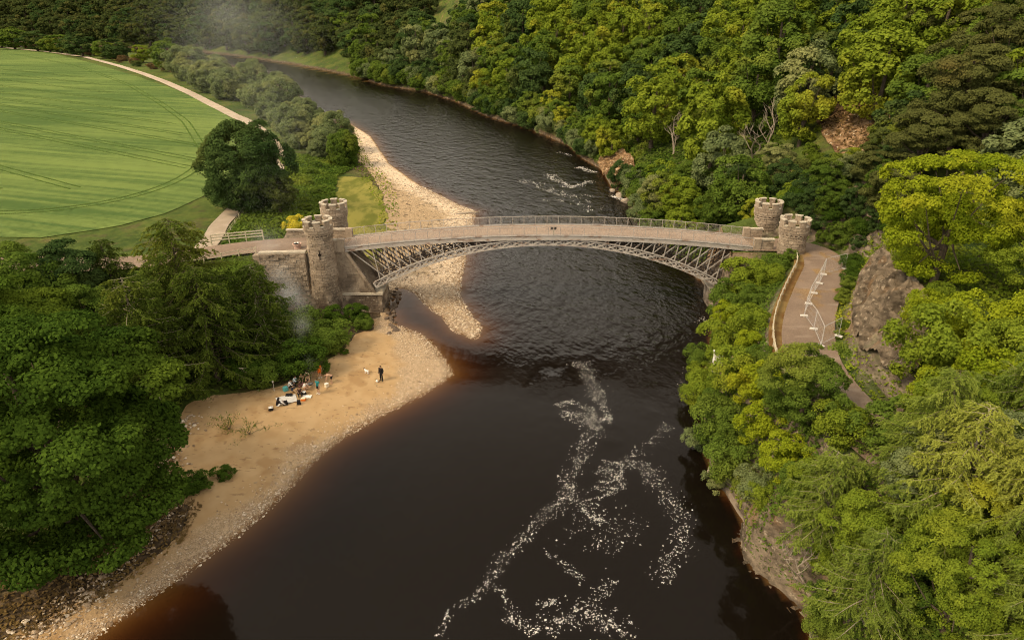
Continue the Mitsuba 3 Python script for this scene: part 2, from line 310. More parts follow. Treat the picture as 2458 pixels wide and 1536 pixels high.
def ribbon(L, w0, w1, z=0.0):
    """a road surface: left and right edges at w0 and w1 from the centre line"""
    ls = LineString(L[:, :2]); s = np.concatenate([[0], np.cumsum(np.hypot(*np.diff(L[:, :2], axis=0).T))])
    q = np.linspace(0, s[-1], int(s[-1] / .8)); x, y, zz = (np.interp(q, s, L[:, k]) for k in range(3))
    k = np.ones(9) / 9; pad = lambda a: np.convolve(np.pad(a, 4, mode='edge'), k, 'valid'); x, y, zz = pad(x), pad(y), pad(zz)
    tx, ty = np.gradient(x), np.gradient(y); l = np.hypot(tx, ty); nx, ny = -ty / l, tx / l
    ws = np.linspace(w0, w1, 6); n = len(q)
    v = np.stack([np.column_stack([x + nx * w, y + ny * w, zz + z]) for w in ws], 1).reshape(-1, 3)
    f = grid_faces(6, n)
    return v, f[:, ::-1]
add('approach_road', ribbon(ROADL, -2.7, 2.7, .02), 'mat_road', smooth=True); tag('approach_road', 'brown tarmac road leading onto the bridge between the left towers', kind='structure')
add('ledge_road', ribbon(ROADR, -2.9, 2.7, .02), 'mat_road', smooth=True); tag('ledge_road', 'brown tarmac road on a ledge under the cliff, leading off the bridge', kind='structure')
def verge_color(p, n, uv):
    return mix((.13, .070, .025), (.19, .13, .05), smoothstep(.3, .7, fbm(p.x * .8, p.y * .8, 0, 4)))
bsdf('mat_verge', proc(verge_color), .95, .1)
add('road_verge', ribbon(ROADR[2:8], -3.3, -2.1, .028), 'mat_verge', smooth=True); tag('road_verge', 'rusty brown leaf litter along the outer edge of the ledge road', kind='structure')

# ------------------------------------------------------------------ the river: peat-brown water, tinted by how shallow it is
k = shapely.contains_xy(RIVER.buffer(9), XX.ravel(), YY.ravel())
ff = GF[k[GF].all(1)]; idx = np.unique(ff); remap = np.full(len(GV), -1); remap[idx] = np.arange(len(idx))
wv = GV[idx].copy(); depth = np.clip(-wv[:, 2], 0, 9); wv[:, 2] = 0
tint = np.exp(-depth[:, None] * np.array([4.6, 6.4, 9.0])) * np.array([.130, .068, .022]) + np.array([.0062, .0044, .0030])
def ripple(p, n, uv):
    # quick water in mid-river under and below the bridge and in the rapids upstream, slack water near the camera
    quick = smoothstep(-26, -8, p.y + 2.2 * (fbm(p.x * .2, p.y * .2, 0, 2) - .5) * 8 + .25 * p.x) * (1 - .35 * smoothstep(180, 320, p.y))
    slack = smoothstep(-13.5, -8.5, p.x - smoothstep(4, -20, p.y) * 6 + smoothstep(6, 20, p.y) * 25)
    r = fbm(p.x * 2.4 + p.y * .6, p.y * 1.3, 0, 4); s = fbm(p.x * .8 - p.y * .3, p.y * .5, 3, 4)
    st = fbm((p.x * .62 + p.y * .79) * .9, (p.x * .79 - p.y * .62) * .35, 6, 4)
    far_ = smoothstep(20, 70, p.y)
    slack = dr.maximum(slack, smoothstep(10, 24, p.y))
    return (r * .085 + s * .17 + st * (.10 + .05 * far_)) * (.04 + quick * slack) + .012 * fbm(p.x * .9, p.y * .9, 5, 3)
scene['mat_water'] = {'type': 'twosided', 'bsdf': {'type': 'bumpmap', 'arbitrary': proc(ripple, .04), 'scale': 1.0, 'bsdf':
    {'type': 'principled', 'base_color': {'type': 'mesh_attribute', 'name': 'vertex_color'}, 'roughness': .07, 'specular': .14}}}
add('river', (wv, remap[ff]), 'mat_water', smooth=True, color=tint, uv=wv[:, :2])
tag('river', 'dark peaty river flowing under the bridge', kind='structure')
# ------------------------------------------------------------------ the iron arch bridge
def iron_color(p, n, uv):
    f = fbm(p.x * 1.2, p.y * 1.2, p.z * 1.2, 4)
    c = mix((.30, .275, .25), (.44, .41, .38), f)
    return mix(c, (.17, .085, .045), smoothstep(.60, .78, fbm(p.x * .9 + 4, p.y, p.z * 2.2, 4)) * .7)
bsdf('mat_iron', proc(iron_color), .6, .4)
bsdf('mat_shaded_iron', proc(lambda p, n, uv: mix((.060, .046, .036), (.15, .12, .10), fbm(p.x * 1.5, p.y * 1.5, p.z * 1.5, 4))), .8, .2)  # inner ribs and ties: shade under the deck is put into this colour
def deck_color(p, n, uv):
    f = fbm(p.x * .25, p.y * 1.5, 0, 4); g = noise(p.x * 8, p.y * 8)
    return mix((.215, .160, .125), (.32, .255, .205), f * .75 + g * .25)
bsdf('mat_deck', proc(deck_color), .95, .15)
def stone_color(p, n, uv):
    b = fbm(p.x * .5, p.y * .5, p.z * .8, 4); f = fbm(p.x * 3, p.y * 3, p.z * 3, 3)
    blk = uv.x
    c = mix((.20, .155, .115), (.42, .345, .265), .55 * blk + .45 * f)
    c = mix(c, (.085, .065, .045), smoothstep(.52, .78, b) * .55)
    # dark damp weathering and pale lichen on the lower courses
    low = 1 - smoothstep(2.0, 9.0, p.z)
    c = mix(c, (.075, .056, .042), low * smoothstep(.35, .62, fbm(p.x * .8, p.y * .8, p.z * .6 + 3, 4)) * .8)
    return mix(c, (.50, .46, .38), smoothstep(.68, .80, fbm(p.x * 2.6, p.y * 2.6, p.z * 4.5 + 8, 3)) * .5)
bsdf('mat_stone', proc(stone_color), .95, .2, bump=lambda p, n, uv: fbm(p.x * 5, p.y * 5, p.z * 5, 3), bump_scale=.05)
def cap_color(p, n, uv): return mix((.32, .28, .22), (.52, .47, .38), fbm(p.x * 2, p.y * 2, p.z * 2, 3))
bsdf('mat_capstone', proc(cap_color), .9, .2)
bsdf('mat_dark', (.012, .010, .008), .95, .1)

BR = thing('arch_bridge', 'grey iron arch bridge with lattice spandrels spanning the river', 'bridge')
SP, HALF, DW = 22.86, 26.6, 4.93
zf = lambda x: 10.50 - 1.57 * (np.asarray(x, float) / 26.44) ** 2
RAD = (SP ** 2 + 5.95 ** 2) / (2 * 5.95); ZC = 9.65 - RAD                 # circle of the lower chord
DEP = .86
def arc(s, off):
    """point on the rib at angle parameter s in [-1, 1]"""
    a = s * math.asin(SP / RAD); r = RAD + off
    return np.array([r * math.sin(a), ZC + r * math.cos(a)])
ribys = [.16, 1.70, 3.24, 4.78]
NP = 35
rng = random.Random(5)
for ri, y in enumerate(ribys):
    iron = 'mat_iron' if ri in (0, 3) else 'mat_shaded_iron'
    rib = numbered(BR + '__arch_rib')
    labels[rib] = {'label': 'lattice arch rib of crossed iron bars' if ri == 0 else 'lattice arch rib under the deck, behind the nearest one'}
    for nm, off, w in (('lower_chord', .06, .15), ('upper_chord', DEP, .13)):
        m = MB()
        P = [arc(s, off) for s in np.linspace(-1, 1, 71)]
        m.tube([(p[0], y, p[1]) for p in P], w * .7, 4)
        m2 = MB()
        for a, b in zip(P[:-1], P[1:]): m2.bar((a[0], y, a[1]), (b[0], y, b[1]), .30, .12)
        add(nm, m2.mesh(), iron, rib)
    for i in range(NP + 1):
        s = -1 + 2 * i / NP; a, b = arc(s, .1), arc(s, DEP - .04)
        big = i % 5 == 0
        if ri == 0 or big:
            add('radial_post' if not big else 'segment_joint', MB().bar((a[0], y, a[1]), (b[0], y, b[1]), .24 if big else .10, .24 if big else .10).mesh(), iron, rib)
    rest = MB()
    for i in range(NP):
        s0, s1 = -1 + 2 * i / NP, -1 + 2 * (i + 1) / NP
        for u, v, dy in ((.1, DEP - .05, -.04), (DEP - .05, .1, .04)):
            a, b = arc(s0, u), arc(s1, v)
            if ri == 0: add('lattice_brace', MB().bar((a[0], y + dy, a[1]), (b[0], y + dy, b[1]), .085, .20).mesh(), iron, rib)
            else: rest.bar((a[0], y + dy, a[1]), (b[0], y + dy, b[1]), .075, .13)
    if ri: add('lattice_bracing', rest.mesh(), iron, rib, kind='stuff')
    # spandrel: raking bars between the rib and the deck
    spd = numbered(BR + '__spandrel')
    up = lambda x: ZC + math.sqrt((RAD + DEP) ** 2 - x * x)
    for sg in (-1, 1):
        for i in range(15):
            xt = HALF - .5 - i * 1.52
            for lean in (.16, 1.18):
                # march from the deck down and towards mid-span until the rib is met
                zt = float(zf(xt)) + .05; lo, hi = 0., 12.
                g = lambda t: (zt - t) - up(min(abs(xt - lean * t), SP + .3)) if xt - lean * t < SP + .25 else 1.0
                ts = np.linspace(0.05, 7, 300); hit = [t for t in ts if g(t) <= 0]
                if not hit: continue
                t = hit[0]
                if t < .35 or xt - lean * t < .5: continue
                dy = .05 if lean > .5 else -.05
                add('raking_bar', MB().bar((sg * xt, y + dy, zt), (sg * (xt - lean * t), y + dy, zt - t), .075, .12).mesh(), iron, spd)
# cross members between the ribs
for i in range(0, NP + 1, 5):
    s = -1 + 2 * i / NP
    for off in (.15, DEP - .1):
        a = arc(s, off); add('cross_tie', MB().bar((a[0], .3, a[1]), (a[0], 4.7, a[1]), .1).mesh(), 'mat_shaded_iron', BR)
# deck
xs = np.linspace(-HALF, HALF, 61)
def strip(y0, y1, zo0, zo1):
    """solid strip along the curved deck"""
    v = []; 
    for x in xs:
        z = float(zf(x)); v += [(x, y0, z + zo0), (x, y1, z + zo0), (x, y1, z + zo1), (x, y0, z + zo1)]
    f = []; n = len(xs)
    for i in range(n - 1):
        a = i * 4
        for j in range(4):
            p, q = a + j, a + (j + 1) % 4
            f += [[p, q, q + 4], [p, q + 4, p + 4]]
    f += [[0, 2, 1], [0, 3, 2], [4 * n - 4, 4 * n - 3, 4 * n - 2], [4 * n - 4, 4 * n - 2, 4 * n - 1]]
    return np.array(v), np.array(f)
add('roadway', strip(.09, DW - .09, .28, .48), 'mat_deck', BR)
add('deck_beam', strip(.35, DW - .35, .02, .277), 'mat_dark', BR)
NS = 17
for far, (y0, y1) in enumerate(((-.02, .085), (DW - .085, DW + .02))):
    xs_all = xs
    for i in range(NS):
        a, b = -HALF + 2 * HALF * i / NS, -HALF + 2 * HALF * (i + 1) / NS
        xs = np.linspace(a + .012, b - .012, 5)
        add('fascia_plate', strip(y0, y1, 0.0, .50), 'mat_iron', BR)
    xs = xs_all
    yy = (y0 + y1) / 2
    add('deck_moulding', strip(yy - .13, yy + .13, .502, .575), 'mat_iron', BR)
    add('bottom_flange', strip(yy - .11, yy + .11, -.07, -.003), 'mat_iron', BR)
    rail = numbered(BR + '__railing')
    labels[rail] = {'label': 'iron railing of thin upright bars along the %s edge of the deck' % ('near' if not far else 'far')}
    add('handrail', strip(yy - .035, yy + .035, 1.66, 1.72), 'mat_iron', rail)
    add('bottom_rail', strip(yy - .02, yy + .02, .66, .69), 'mat_iron', rail)
    for i in range(NS * 2 + 1):
        x = -HALF + .02 + (2 * HALF - .04) * i / (NS * 2); z = float(zf(x))
        add('railing_post', MB().box((x - .03, yy - .03, z + .57), (x + .03, yy + .03, z + 1.66)).mesh(), 'mat_iron', rail)
    bl = MB()
    for x in np.arange(-HALF + .15, HALF, .155):
        z = float(zf(x)); bl.box((x - .009, yy - .009, z + .69), (x + .009, yy + .009, z + 1.66))
    add('baluster', bl.mesh(), 'mat_iron', rail, kind='stuff')
    for i in range(0, NS * 2 + 1, 3):       # little round bosses under the plates
        pass
# plaque on a post at mid-span
pq = thing('twin_plaque', 'small dark twin plaque on a pale post at the near railing of the bridge', 'plaque')
z = float(zf(.7))
add('post', MB().box((.62, .14, z + .49), (.78, .26, z + 1.25)).mesh(), 'mat_capstone', pq)
for dx in (-.36, .08): add('plate', MB().box((.7 + dx - .04, .13, z + 1.27), (.7 + dx + .26, .2, z + 1.62)).mesh(), 'mat_dark', pq)
add('bar', MB().box((.3, .2, z + 1.4), (1.1, .24, z + 1.46)).mesh(), 'mat_dark', pq)

# ------------------------------------------------------------------ masonry
def course_ring(m, uvs, r0, z0, z1, n, rg, rin=.35, jit=.03, skip=None, off=0.0):
    """one course of curved blocks round the origin: each block a box-like wedge with its own face depth"""
    cuts = np.sort((np.arange(n) + off + np.array([rg.uniform(-.16, .16) for _ in range(n)])) * 2 * math.pi / n)
    for i in range(n):
        a0, a1 = cuts[i] + .012, (cuts[(i + 1) % n] + (2 * math.pi if i == n - 1 else 0)) - .012
        ra = r0 + rg.uniform(-jit, jit); k = 3; v = []
        for a in np.linspace(a0, a1, k):
            c, s = math.cos(a), math.sin(a)
            v += [((ra - rin) * c, (ra - rin) * s, z0), (ra * c, ra * s, z0 + .02), (ra * c, ra * s, z1 - .02), ((ra - rin) * c, (ra - rin) * s, z1)]
        f = []
        for j in range(k - 1):
            for q in range(4):
                p, w = j * 4 + q, j * 4 + (q + 1) % 4
                f += [[p, p + 4, w + 4], [p, w + 4, w]]
        f += [[0, 1, 2], [0, 2, 3], [(k - 1) * 4, (k - 1) * 4 + 2, (k - 1) * 4 + 1], [(k - 1) * 4, (k - 1) * 4 + 3, (k - 1) * 4 + 2]]
        m.put(v, f); uvs.append(np.tile([[rg.random(), rg.random()]], (len(v), 1)))
def wedge(a0, a1, ri, ro, z0, z1, k=4):
    v = []
    for a in np.linspace(a0, a1, k):
        c, s = math.cos(a), math.sin(a)
        v += [(ri * c, ri * s, z0), (ro * c, ro * s, z0), (ro * c, ro * s, z1), (ri * c, ri * s, z1)]
    f = []
    for j in range(k - 1):
        for q in range(4):
            p, w = j * 4 + q, j * 4 + (q + 1) % 4
            f += [[p, p + 4, w + 4], [p, w + 4, w]]
    f += [[0, 1, 2], [0, 2, 3], [(k - 1) * 4, (k - 1) * 4 + 2, (k - 1) * 4 + 1], [(k - 1) * 4, (k - 1) * 4 + 3, (k - 1) * 4 + 2]]
    return np.array(v), np.array(f)
def tower(x, y, zbase, label, seed):
    rg = random.Random(seed)
    t = thing('stone_tower', label, 'tower', 'castellated towers at the bridge ends')
    M = T().translate([x, y, 0])
    m, uvs = MB(), []
    z, i = zbase, 0
    rad = lambda z: 1.66 + .48 * max(0, (11.2 - z) / 10.2) ** 1.15
    while z < 11.15:
        h = rg.uniform(.32, .44); z1 = min(z + h, 11.22)
        if z1 > 10.95: z1 = 11.22
        course_ring(m, uvs, rad((z + z1) / 2), z, z1, 13 if i % 3 else 11, rg, jit=.045, off=.5 * (i % 2)); z = z1 + .018; i += 1
    k = add('shaft', m.mesh(), 'mat_stone', t, kind='stuff', uv=np.vstack(uvs)); scene[k]['to_world'] = M
    core = trimesh.creation.cylinder(radius=1.30, height=12.2 - zbase, sections=24); core.apply_translation((0, 0, (12.2 + zbase) / 2))
    k = add('core', core, 'mat_dark', t); scene[k]['to_world'] = M
    for nm, r, z0, z1, jit in (('string_course', 1.76, 11.25, 11.48, .01), ('corbel_course', 1.84, 11.60, 11.82, .01)):
        m, uvs = MB(), []
        course_ring(m, uvs, r, z0, z1, 12, rg, rin=.5, jit=jit); k = add(nm, m.mesh(), 'mat_stone', t, uv=np.vstack(uvs)); scene[k]['to_world'] = M
    cb = MB(); uvs = []                                    # little corbels under the parapet
    for q in range(20):
        a = q * 2 * math.pi / 20; v, f = wedge(a - .07, a + .07, 1.4, 1.80, 11.483, 11.597, 2); cb.put(v, f); uvs.append(np.full((len(v), 2), .6))
    k = add('corbel', cb.mesh(), 'mat_stone', t, kind='stuff', uv=np.vstack(uvs)); scene[k]['to_world'] = M
    m, uvs = MB(), []
    for q, (z0, z1) in enumerate(((11.823, 12.22), (12.235, 12.66))):
        course_ring(m, uvs, 1.87, z0, z1, 10, rg, rin=.42, jit=.012, off=.5 * q)
    k = add('parapet', m.mesh(), 'mat_stone', t, uv=np.vstack(uvs)); scene[k]['to_world'] = M
    roof = trimesh.creation.cylinder(radius=1.5, height=.2, sections=24); roof.apply_translation((0, 0, 12.1))
    k = add('roof', roof, 'mat_mossy', t); scene[k]['to_world'] = M
    for q in range(8):
        a = q * math.pi / 4 + .2; w = .235
        v, f = wedge(a - w, a + w, 1.48, 1.86, 12.665, 13.34)
        k = add('merlon', (v, f), 'mat_stone', t, uv=np.full((len(v), 2), rg.random())); scene[k]['to_world'] = M
        v, f = wedge(a - w - .05, a + w + .04, 1.43, 1.92, 13.343, 13.47)
        c = add('capstone', (v, f), 'mat_capstone', k); scene[c]['to_world'] = M
        v, f = wedge(a + w + .012, a + math.pi / 4 - w - .012, 1.43, 1.90, 12.664, 12.77)
        c = add('crenel_sill', (v, f), 'mat_capstone', t); scene[c]['to_world'] = M
    # arrow slit facing the river approach
    a = math.atan2(-84 - y, -3 - x)
    r = rad(9.0) + .052
    s = MB(); c, s_ = math.cos(a - .15), math.sin(a - .15)
    s.bar((r * c, r * s_, 8.5), (r * c, r * s_, 9.75), .10, .06, up=(c, s_, 0)); s.bar((r * c, r * s_ , 9.05), (r * c, r * s_, 9.25), .36, .05, up=(c, s_, 0))
    k = add('arrow_slit', s.mesh(), 'mat_dark', t); scene[k]['to_world'] = M
    return t
def moss_color(p, n, uv): return mix((.10, .085, .04), (.16, .15, .05), fbm(p.x * 2, p.y * 2, 0, 3))
bsdf('mat_mossy', proc(moss_color), .95, .1)
tower(-29.62, -.46, .2, 'tall round castellated stone tower at the left bridge end, nearest the beach', 1)
tower(-29.70, 8.0, 2.0, 'round castellated stone tower at the left end of the bridge, behind the tall near one', 2)
tower(30.75, 8.0, 7.0, 'round castellated stone tower at the right bridge end, farther one, backed by trees', 3)
tower(31.3, -.46, 6.0, 'round castellated stone tower at the right end of the bridge, beside the ledge road', 4)

def block_wall(m, uvs, poly, y0, y1, rg, ch=.40, bw=(.6, 1.15), axis='x', jit=.03, gap=.016):
    """coursed blocks filling a polygon in the (x, z) plane, faces near y0, backs at y1"""
    x0, z0, x1, z1 = poly.bounds; z = z0
    while z < z1 - .05:
        h = min(ch * rg.uniform(.85, 1.15), z1 - z); x = x0 - rg.uniform(0, .8)
        while x < x1:
            w = rg.uniform(*bw)
            cell = shapely.box(x + gap, z + gap, x + w - gap, z + h - gap).intersection(poly)
            x += w
            if cell.is_empty or cell.area < .02 or cell.geom_type != 'Polygon': continue
            c = np.array(cell.exterior.coords[:-1])[::-1] if not cell.exterior.is_ccw else np.array(cell.exterior.coords[:-1])
            d = rg.uniform(-jit, jit); n = len(c); v = np.vstack([np.column_stack([c[:, 0], np.full(n, y0 + d), c[:, 1]]), np.column_stack([c[:, 0], np.full(n, y1), c[:, 1]])])
            f = [[0, j, j + 1] for j in range(1, n - 1)] + [[n, n + j + 1, n + j] for j in range(1, n - 1)]
            for j in range(n): q = (j + 1) % n; f += [[j, j + n, q + n], [j, q + n, q]]
            m.put(v, f); uvs.append(np.tile([[rg.random(), rg.random()]], (len(v), 1)))
        z += h
def abutment(sg, label):
    rg = random.Random(11 + sg)
    t = thing('bridge_abutment', label, 'abutment', 'stone abutments carrying the arch')
    X = lambda pts: Polygon([(sg * x, z) for x, z in pts])
    upper = X([(30.2, -.6), (22.95, -.6 if False else 2.95), (23.1, 3.35), (26.55, 8.80), (30.2, 8.80), (30.2, 2.95)]) if False else X([(30.2, 3.02), (23.35, 3.02), (26.75, 8.84), (30.2, 8.84)])
    lower = X([(30.2, -.8), (22.35, -.8), (22.35, 2.72), (30.2, 2.72)])
    m, uvs = MB(), []
    block_wall(m, uvs, upper, .16, .6, rg, ch=.36); block_wall(m, uvs, lower, -.02, .6, rg, ch=.38)
    add('facing_stones', m.mesh(), 'mat_stone', t, kind='stuff', uv=np.vstack(uvs))
    for nm, P, ya, yb in (('upper_core', upper.buffer(-.06, join_style=2), .22, 4.8), ('lower_core', lower.buffer(-.06, join_style=2), .08, 5.1)):
        e = trimesh.creation.extrude_polygon(P, yb - ya, engine='earcut'); v = e.vertices
        e = trimesh.Trimesh(np.column_stack([v[:, 0], yb - v[:, 2], v[:, 1]]), e.faces, process=False)
        add(nm, e, 'mat_stone', t, uv=np.full((len(v), 2), .25))
    # end face towards the river, blocks laid along y
    m, uvs = MB(), []
    z = -.8
    while z < 2.6:
        h = .38; yq = .03 + rg.uniform(-.5, 0)
        while yq < 5.0:
            w = rg.uniform(.6, 1.1); a, b = max(yq, .03), min(yq + w, 5.1); yq += w
            if b - a < .1: continue
            d = rg.uniform(-.02, .03); xa, xb = sorted((sg * 22.6, sg * (22.33 - d)))
            m.box((xa, a + .012, z + .012), (xb, b - .012, min(z + h, 2.7) - .012)); uvs.append(np.tile([[rg.random(), 0]], (8, 1)))
        z += h
    add('river_face', m.mesh(), 'mat_stone', t, kind='stuff', uv=np.vstack(uvs))
    a, b = sorted((sg * 22.15, sg * 30.0)); add('springing_shelf', MB().box((a, -.14, 2.73), (b, 5.2, 3.01)).mesh(), 'mat_capstone', t)
    # sloping skewback edge
    for y in (.14, 4.8): add('skewback', MB().bar((sg * 23.2, y, 3.05), (sg * 26.6, y, 8.80), .34, .30, up=(0, 1, 0)).mesh(), 'mat_stone', t, uv=np.full((8, 2), .7))
    # solid parapet walls between the railing ends and the towers
    for y0, y1 in ((-.10, .34), (4.58, 5.02)):
        m, uvs = MB(), []
        block_wall(m, uvs, X([(26.66, 8.86), (29.2, 8.86), (29.2, 10.35), (26.66, 10.35)]), y0, y1, rg, ch=.36)
        w = add('parapet_wall', m.mesh(), 'mat_stone', t, uv=np.vstack(uvs))
        xa, xb = sorted((sg * 26.6, sg * 29.25)); add('coping', MB().box((xa, y0 - .06, 10.36), (xb, y1 + .06, 10.56)).mesh(), 'mat_capstone', w)
    for y0 in (-.24, 4.5):
        xa, xb = sorted((sg * 26.62, sg * 27.5)); add('end_pier', MB().box((xa, y0, 8.87), (xb, y0 + .68, 10.60)).mesh(), 'mat_stone', t, uv=np.full((8, 2), .6))
    return t
abutment(-1, 'stone abutment with a sloping edge between the arch and the tall left tower')
abutment(1, 'stone abutment at the right end of the arch, half hidden by bushes')
# rubble retaining wall of the approach, left of the tall tower
rw = thing('retaining_wall', 'pale rubble retaining wall holding up the approach road left of the tall tower', 'wall')
rg = random.Random(8); m, uvs = MB(), []
block_wall(m, uvs, Polygon([(-38.4, .5), (-31.4, -.5), (-31.4, 9.25), (-37.4, 9.1)]), -1.95, -1.2, rg, ch=.34, bw=(.35, .9), jit=.09, gap=.02)
add('rubble_stones', m.mesh(), 'mat_stone', rw, kind='stuff', uv=np.vstack(uvs))
add('wall_core', MB().box((-38.2, -1.80, -.3), (-31.4, -.6, 8.95)).mesh(), 'mat_stone', rw, uv=np.full((8, 2), .2))
add('coping', MB().bar((-37.4, -1.45, 9.22), (-31.3, -1.45, 9.38), .75, .22).mesh(), 'mat_capstone', rw)
pw = thing('parapet_wall', 'low stone parapet wall beside the far left tower along the approach', 'wall')
m, uvs = MB(), []
block_wall(m, uvs, Polygon([(-36.5, 8.9), (-31.2, 8.9), (-31.2, 10.0), (-35.8, 10.0)]), 5.6, 6.0, rg, ch=.36)
add('masonry', m.mesh(), 'mat_stone', pw, uv=np.vstack(uvs)); add('coping', MB().box((-36.0, 5.5, 10.01), (-31.2, 6.1, 10.16)).mesh(), 'mat_capstone', pw)
# ------------------------------------------------------------------ foliage
GREEN = 1.5
def leaf_bsdf(key, dark, light, warm=None, trans=.5):
    def fn(p, n, uv):
        big = noise(p.x * .11, p.y * .11, p.z * .05)
        c = mix(dark, light, dr.clip(.15 + .55 * uv.x + .5 * (big - .5), 0, 1))
        if warm: c = mix(c, warm, smoothstep(.55, .85, noise(p.x * .13 + 31, p.y * .13, p.z * .13)) * .8)
        return c * GREEN
    scene[key] = {'type': 'principledthin', 'base_color': proc(fn), 'roughness': .55, 'spec_trans': 0.0, 'diff_trans': trans * 2 * .5, 'eta': 1.3}
    return key
leaf_bsdf('leaf_bright', (.072, .115, .012), (.195, .235, .024), (.23, .235, .024))
leaf_bsdf('leaf_yellow', (.095, .14, .008), (.25, .28, .018), (.29, .27, .02))
leaf_bsdf('leaf_mid', (.038, .074, .011), (.120, .165, .026), (.145, .17, .026))
leaf_bsdf('leaf_dark', (.021, .045, .013), (.070, .106, .030), (.085, .10, .026))
leaf_bsdf('leaf_far', (.028, .044, .014), (.080, .098, .028), (.095, .095, .028))
leaf_bsdf('leaf_grey', (.075, .105, .042), (.175, .205, .085), (.19, .20, .075))
leaf_bsdf('leaf_pine', (.042, .054, .016), (.110, .115, .034), (.135, .105, .034))
leaf_bsdf('leaf_larch', (.024, .044, .008), (.110, .148, .022), (.125, .14, .02))
leaf_bsdf('leaf_larch_light', (.075, .112, .018), (.205, .25, .044), (.225, .245, .044))
leaf_bsdf('leaf_sycamore', (.014, .034, .006), (.070, .116, .014), (.086, .122, .014))
leaf_bsdf('leaf_gold', (.30, .27, .02), (.55, .48, .06))
leaf_bsdf('leaf_brown', (.075, .050, .022), (.15, .105, .05), (.16, .11, .04))
def bark_color(p, n, uv): return mix((.055, .042, .032), (.16, .13, .10), fbm(p.x * 5, p.y * 5, p.z * 2, 3))
bsdf('mat_bark', proc(bark_color), .95, .1)
def pale_bark(p, n, uv): return mix((.22, .18, .14), (.46, .40, .33), fbm(p.x * 5, p.y * 5, p.z * 2, 3))
bsdf('mat_pale_bark', proc(pale_bark), .95, .1)

def cards(P, N, L, rg, aspect=.62, droop=None, tint=None):
    """one folded leaf per point: P centre, N facing, L length; returns vertices, faces, uv"""
    n = len(P); N = N / (np.linalg.norm(N, axis=1, keepdims=True) + 1e-9)
    t = rg.normal(size=(n, 3)) if droop is None else droop + rg.normal(size=(n, 3)) * .35
    t -= (t * N).sum(1, keepdims=True) * N; t /= np.linalg.norm(t, axis=1, keepdims=True) + 1e-9
    b = np.cross(N, t); L = np.broadcast_to(L, (n,))[:, None]; w = L * aspect * .5
    v = np.stack([P - t * L * .5, P + b * w - N * L * .10, P + t * L * .5 - N * L * .08, P - b * w - N * L * .10], 1).reshape(-1, 3)
    a = np.arange(n)[:, None] * 4
    f = np.concatenate([a + [0, 1, 2], a + [0, 2, 3]], 1).reshape(-1, 3)
    u = rg.random(n) if tint is None else np.clip(tint + rg.uniform(-.22, .22, n), 0, 1)
    return v, f, np.repeat(np.column_stack([u, u]), 4, 0)
def sph(rg, n):
    d = rg.normal(size=(n, 3)); return d / np.linalg.norm(d, axis=1, keepdims=True)
def broad_crown(seed, H, R, nl, ns, nleaf, L, base=.22, flat=.8, lobe=(.30, .46), sub=(.34, .55), shell=.55, aspect=.62):
    """crown of lobes, each lobe of smaller tufts, leaves on the tufts' outer sides"""
    rg = np.random.default_rng(seed)
    zc, hz_ = H * (base + (1 - base) * .5), H * (1 - base) * .5
    d = sph(rg, nl)
    # even the lobes out
    for _ in range(30):
        q = d[:, None] - d[None]; r = (q ** 2).sum(-1) + np.eye(nl) * 9
        d += .02 * (q / r[..., None] ** 1.2).sum(1); d /= np.linalg.norm(d, axis=1, keepdims=True)
    rl = rg.uniform(*lobe, nl) * R
    q = np.where(rg.random(nl) < .16, rg.uniform(.2, .6, nl), rg.uniform(.74, 1.06, nl))[:, None]
    C = d * np.array([R, R, hz_]) * q; C -= d * rl[:, None]; C[:, 2] += zc
    rs = rg.uniform(*sub, (nl, ns)) * rl[:, None]
    sd = sph(rg, nl * ns).reshape(nl, ns, 3); sd = sd + d[:, None] * .9 + np.array([0, 0, .25]); sd /= np.linalg.norm(sd, axis=2, keepdims=True)
    SC = C[:, None] + sd * (rl[:, None] - rs * .55)[..., None] * np.array([1, 1, flat])
    SC, rs, out = SC.reshape(-1, 3), rs.ravel(), np.repeat(d, ns, 0)
    bright = rg.uniform(.2, .8, len(rs)) * .6 + np.repeat(rg.uniform(.1, .9, nl), ns) * .4
    pk = rg.choice(len(rs), nleaf, p=rs ** 2 / (rs ** 2).sum())
    n = sph(rg, nleaf) + out[pk] * .55 + np.array([0, 0, .35]); n /= np.linalg.norm(n, axis=1, keepdims=True)
    rr = rs[pk] * (1.12 - shell * rg.random(nleaf) ** 1.6)
    P = SC[pk] + n * rr[:, None] * np.array([1, 1, flat])
    N = n + rg.normal(size=(nleaf, 3)) * .45 + np.array([0, 0, .35])
    v, f, uv = cards(P, N, L * rg.uniform(.65, 1.25, nleaf), rg, aspect=aspect, tint=bright[pk])
    return (v, f), uv, C
def broad_trunk(seed, H, R, C, r0=.028, nb=9):
    rg = np.random.default_rng(seed + 50); m = MB()
    top = np.array([0, 0, H * .72]); p = np.linspace(0, 1, 7)[:, None] * top; p[1:, :2] += np.cumsum(rg.normal(size=(6, 2)) * R * .02, 0)
    m.tube(np.vstack([[0, 0, -1.2], p]), np.concatenate([[r0 * H * 1.25], np.linspace(r0 * H, r0 * H * .3, 7)]), 8)
    for c in C[rg.permutation(len(C))[:nb]]:
        k = rg.uniform(.25, .75); a = p[int(k * 6)]; mid = (a + c) / 2 + np.array([0, 0, -.06 * H * rg.random()]) * 1.0
        m.tube(np.array([a, mid * .55 + a * .45, mid, c]), np.linspace(r0 * H * .42, r0 * H * .09, 4), 5)
    return m.mesh()
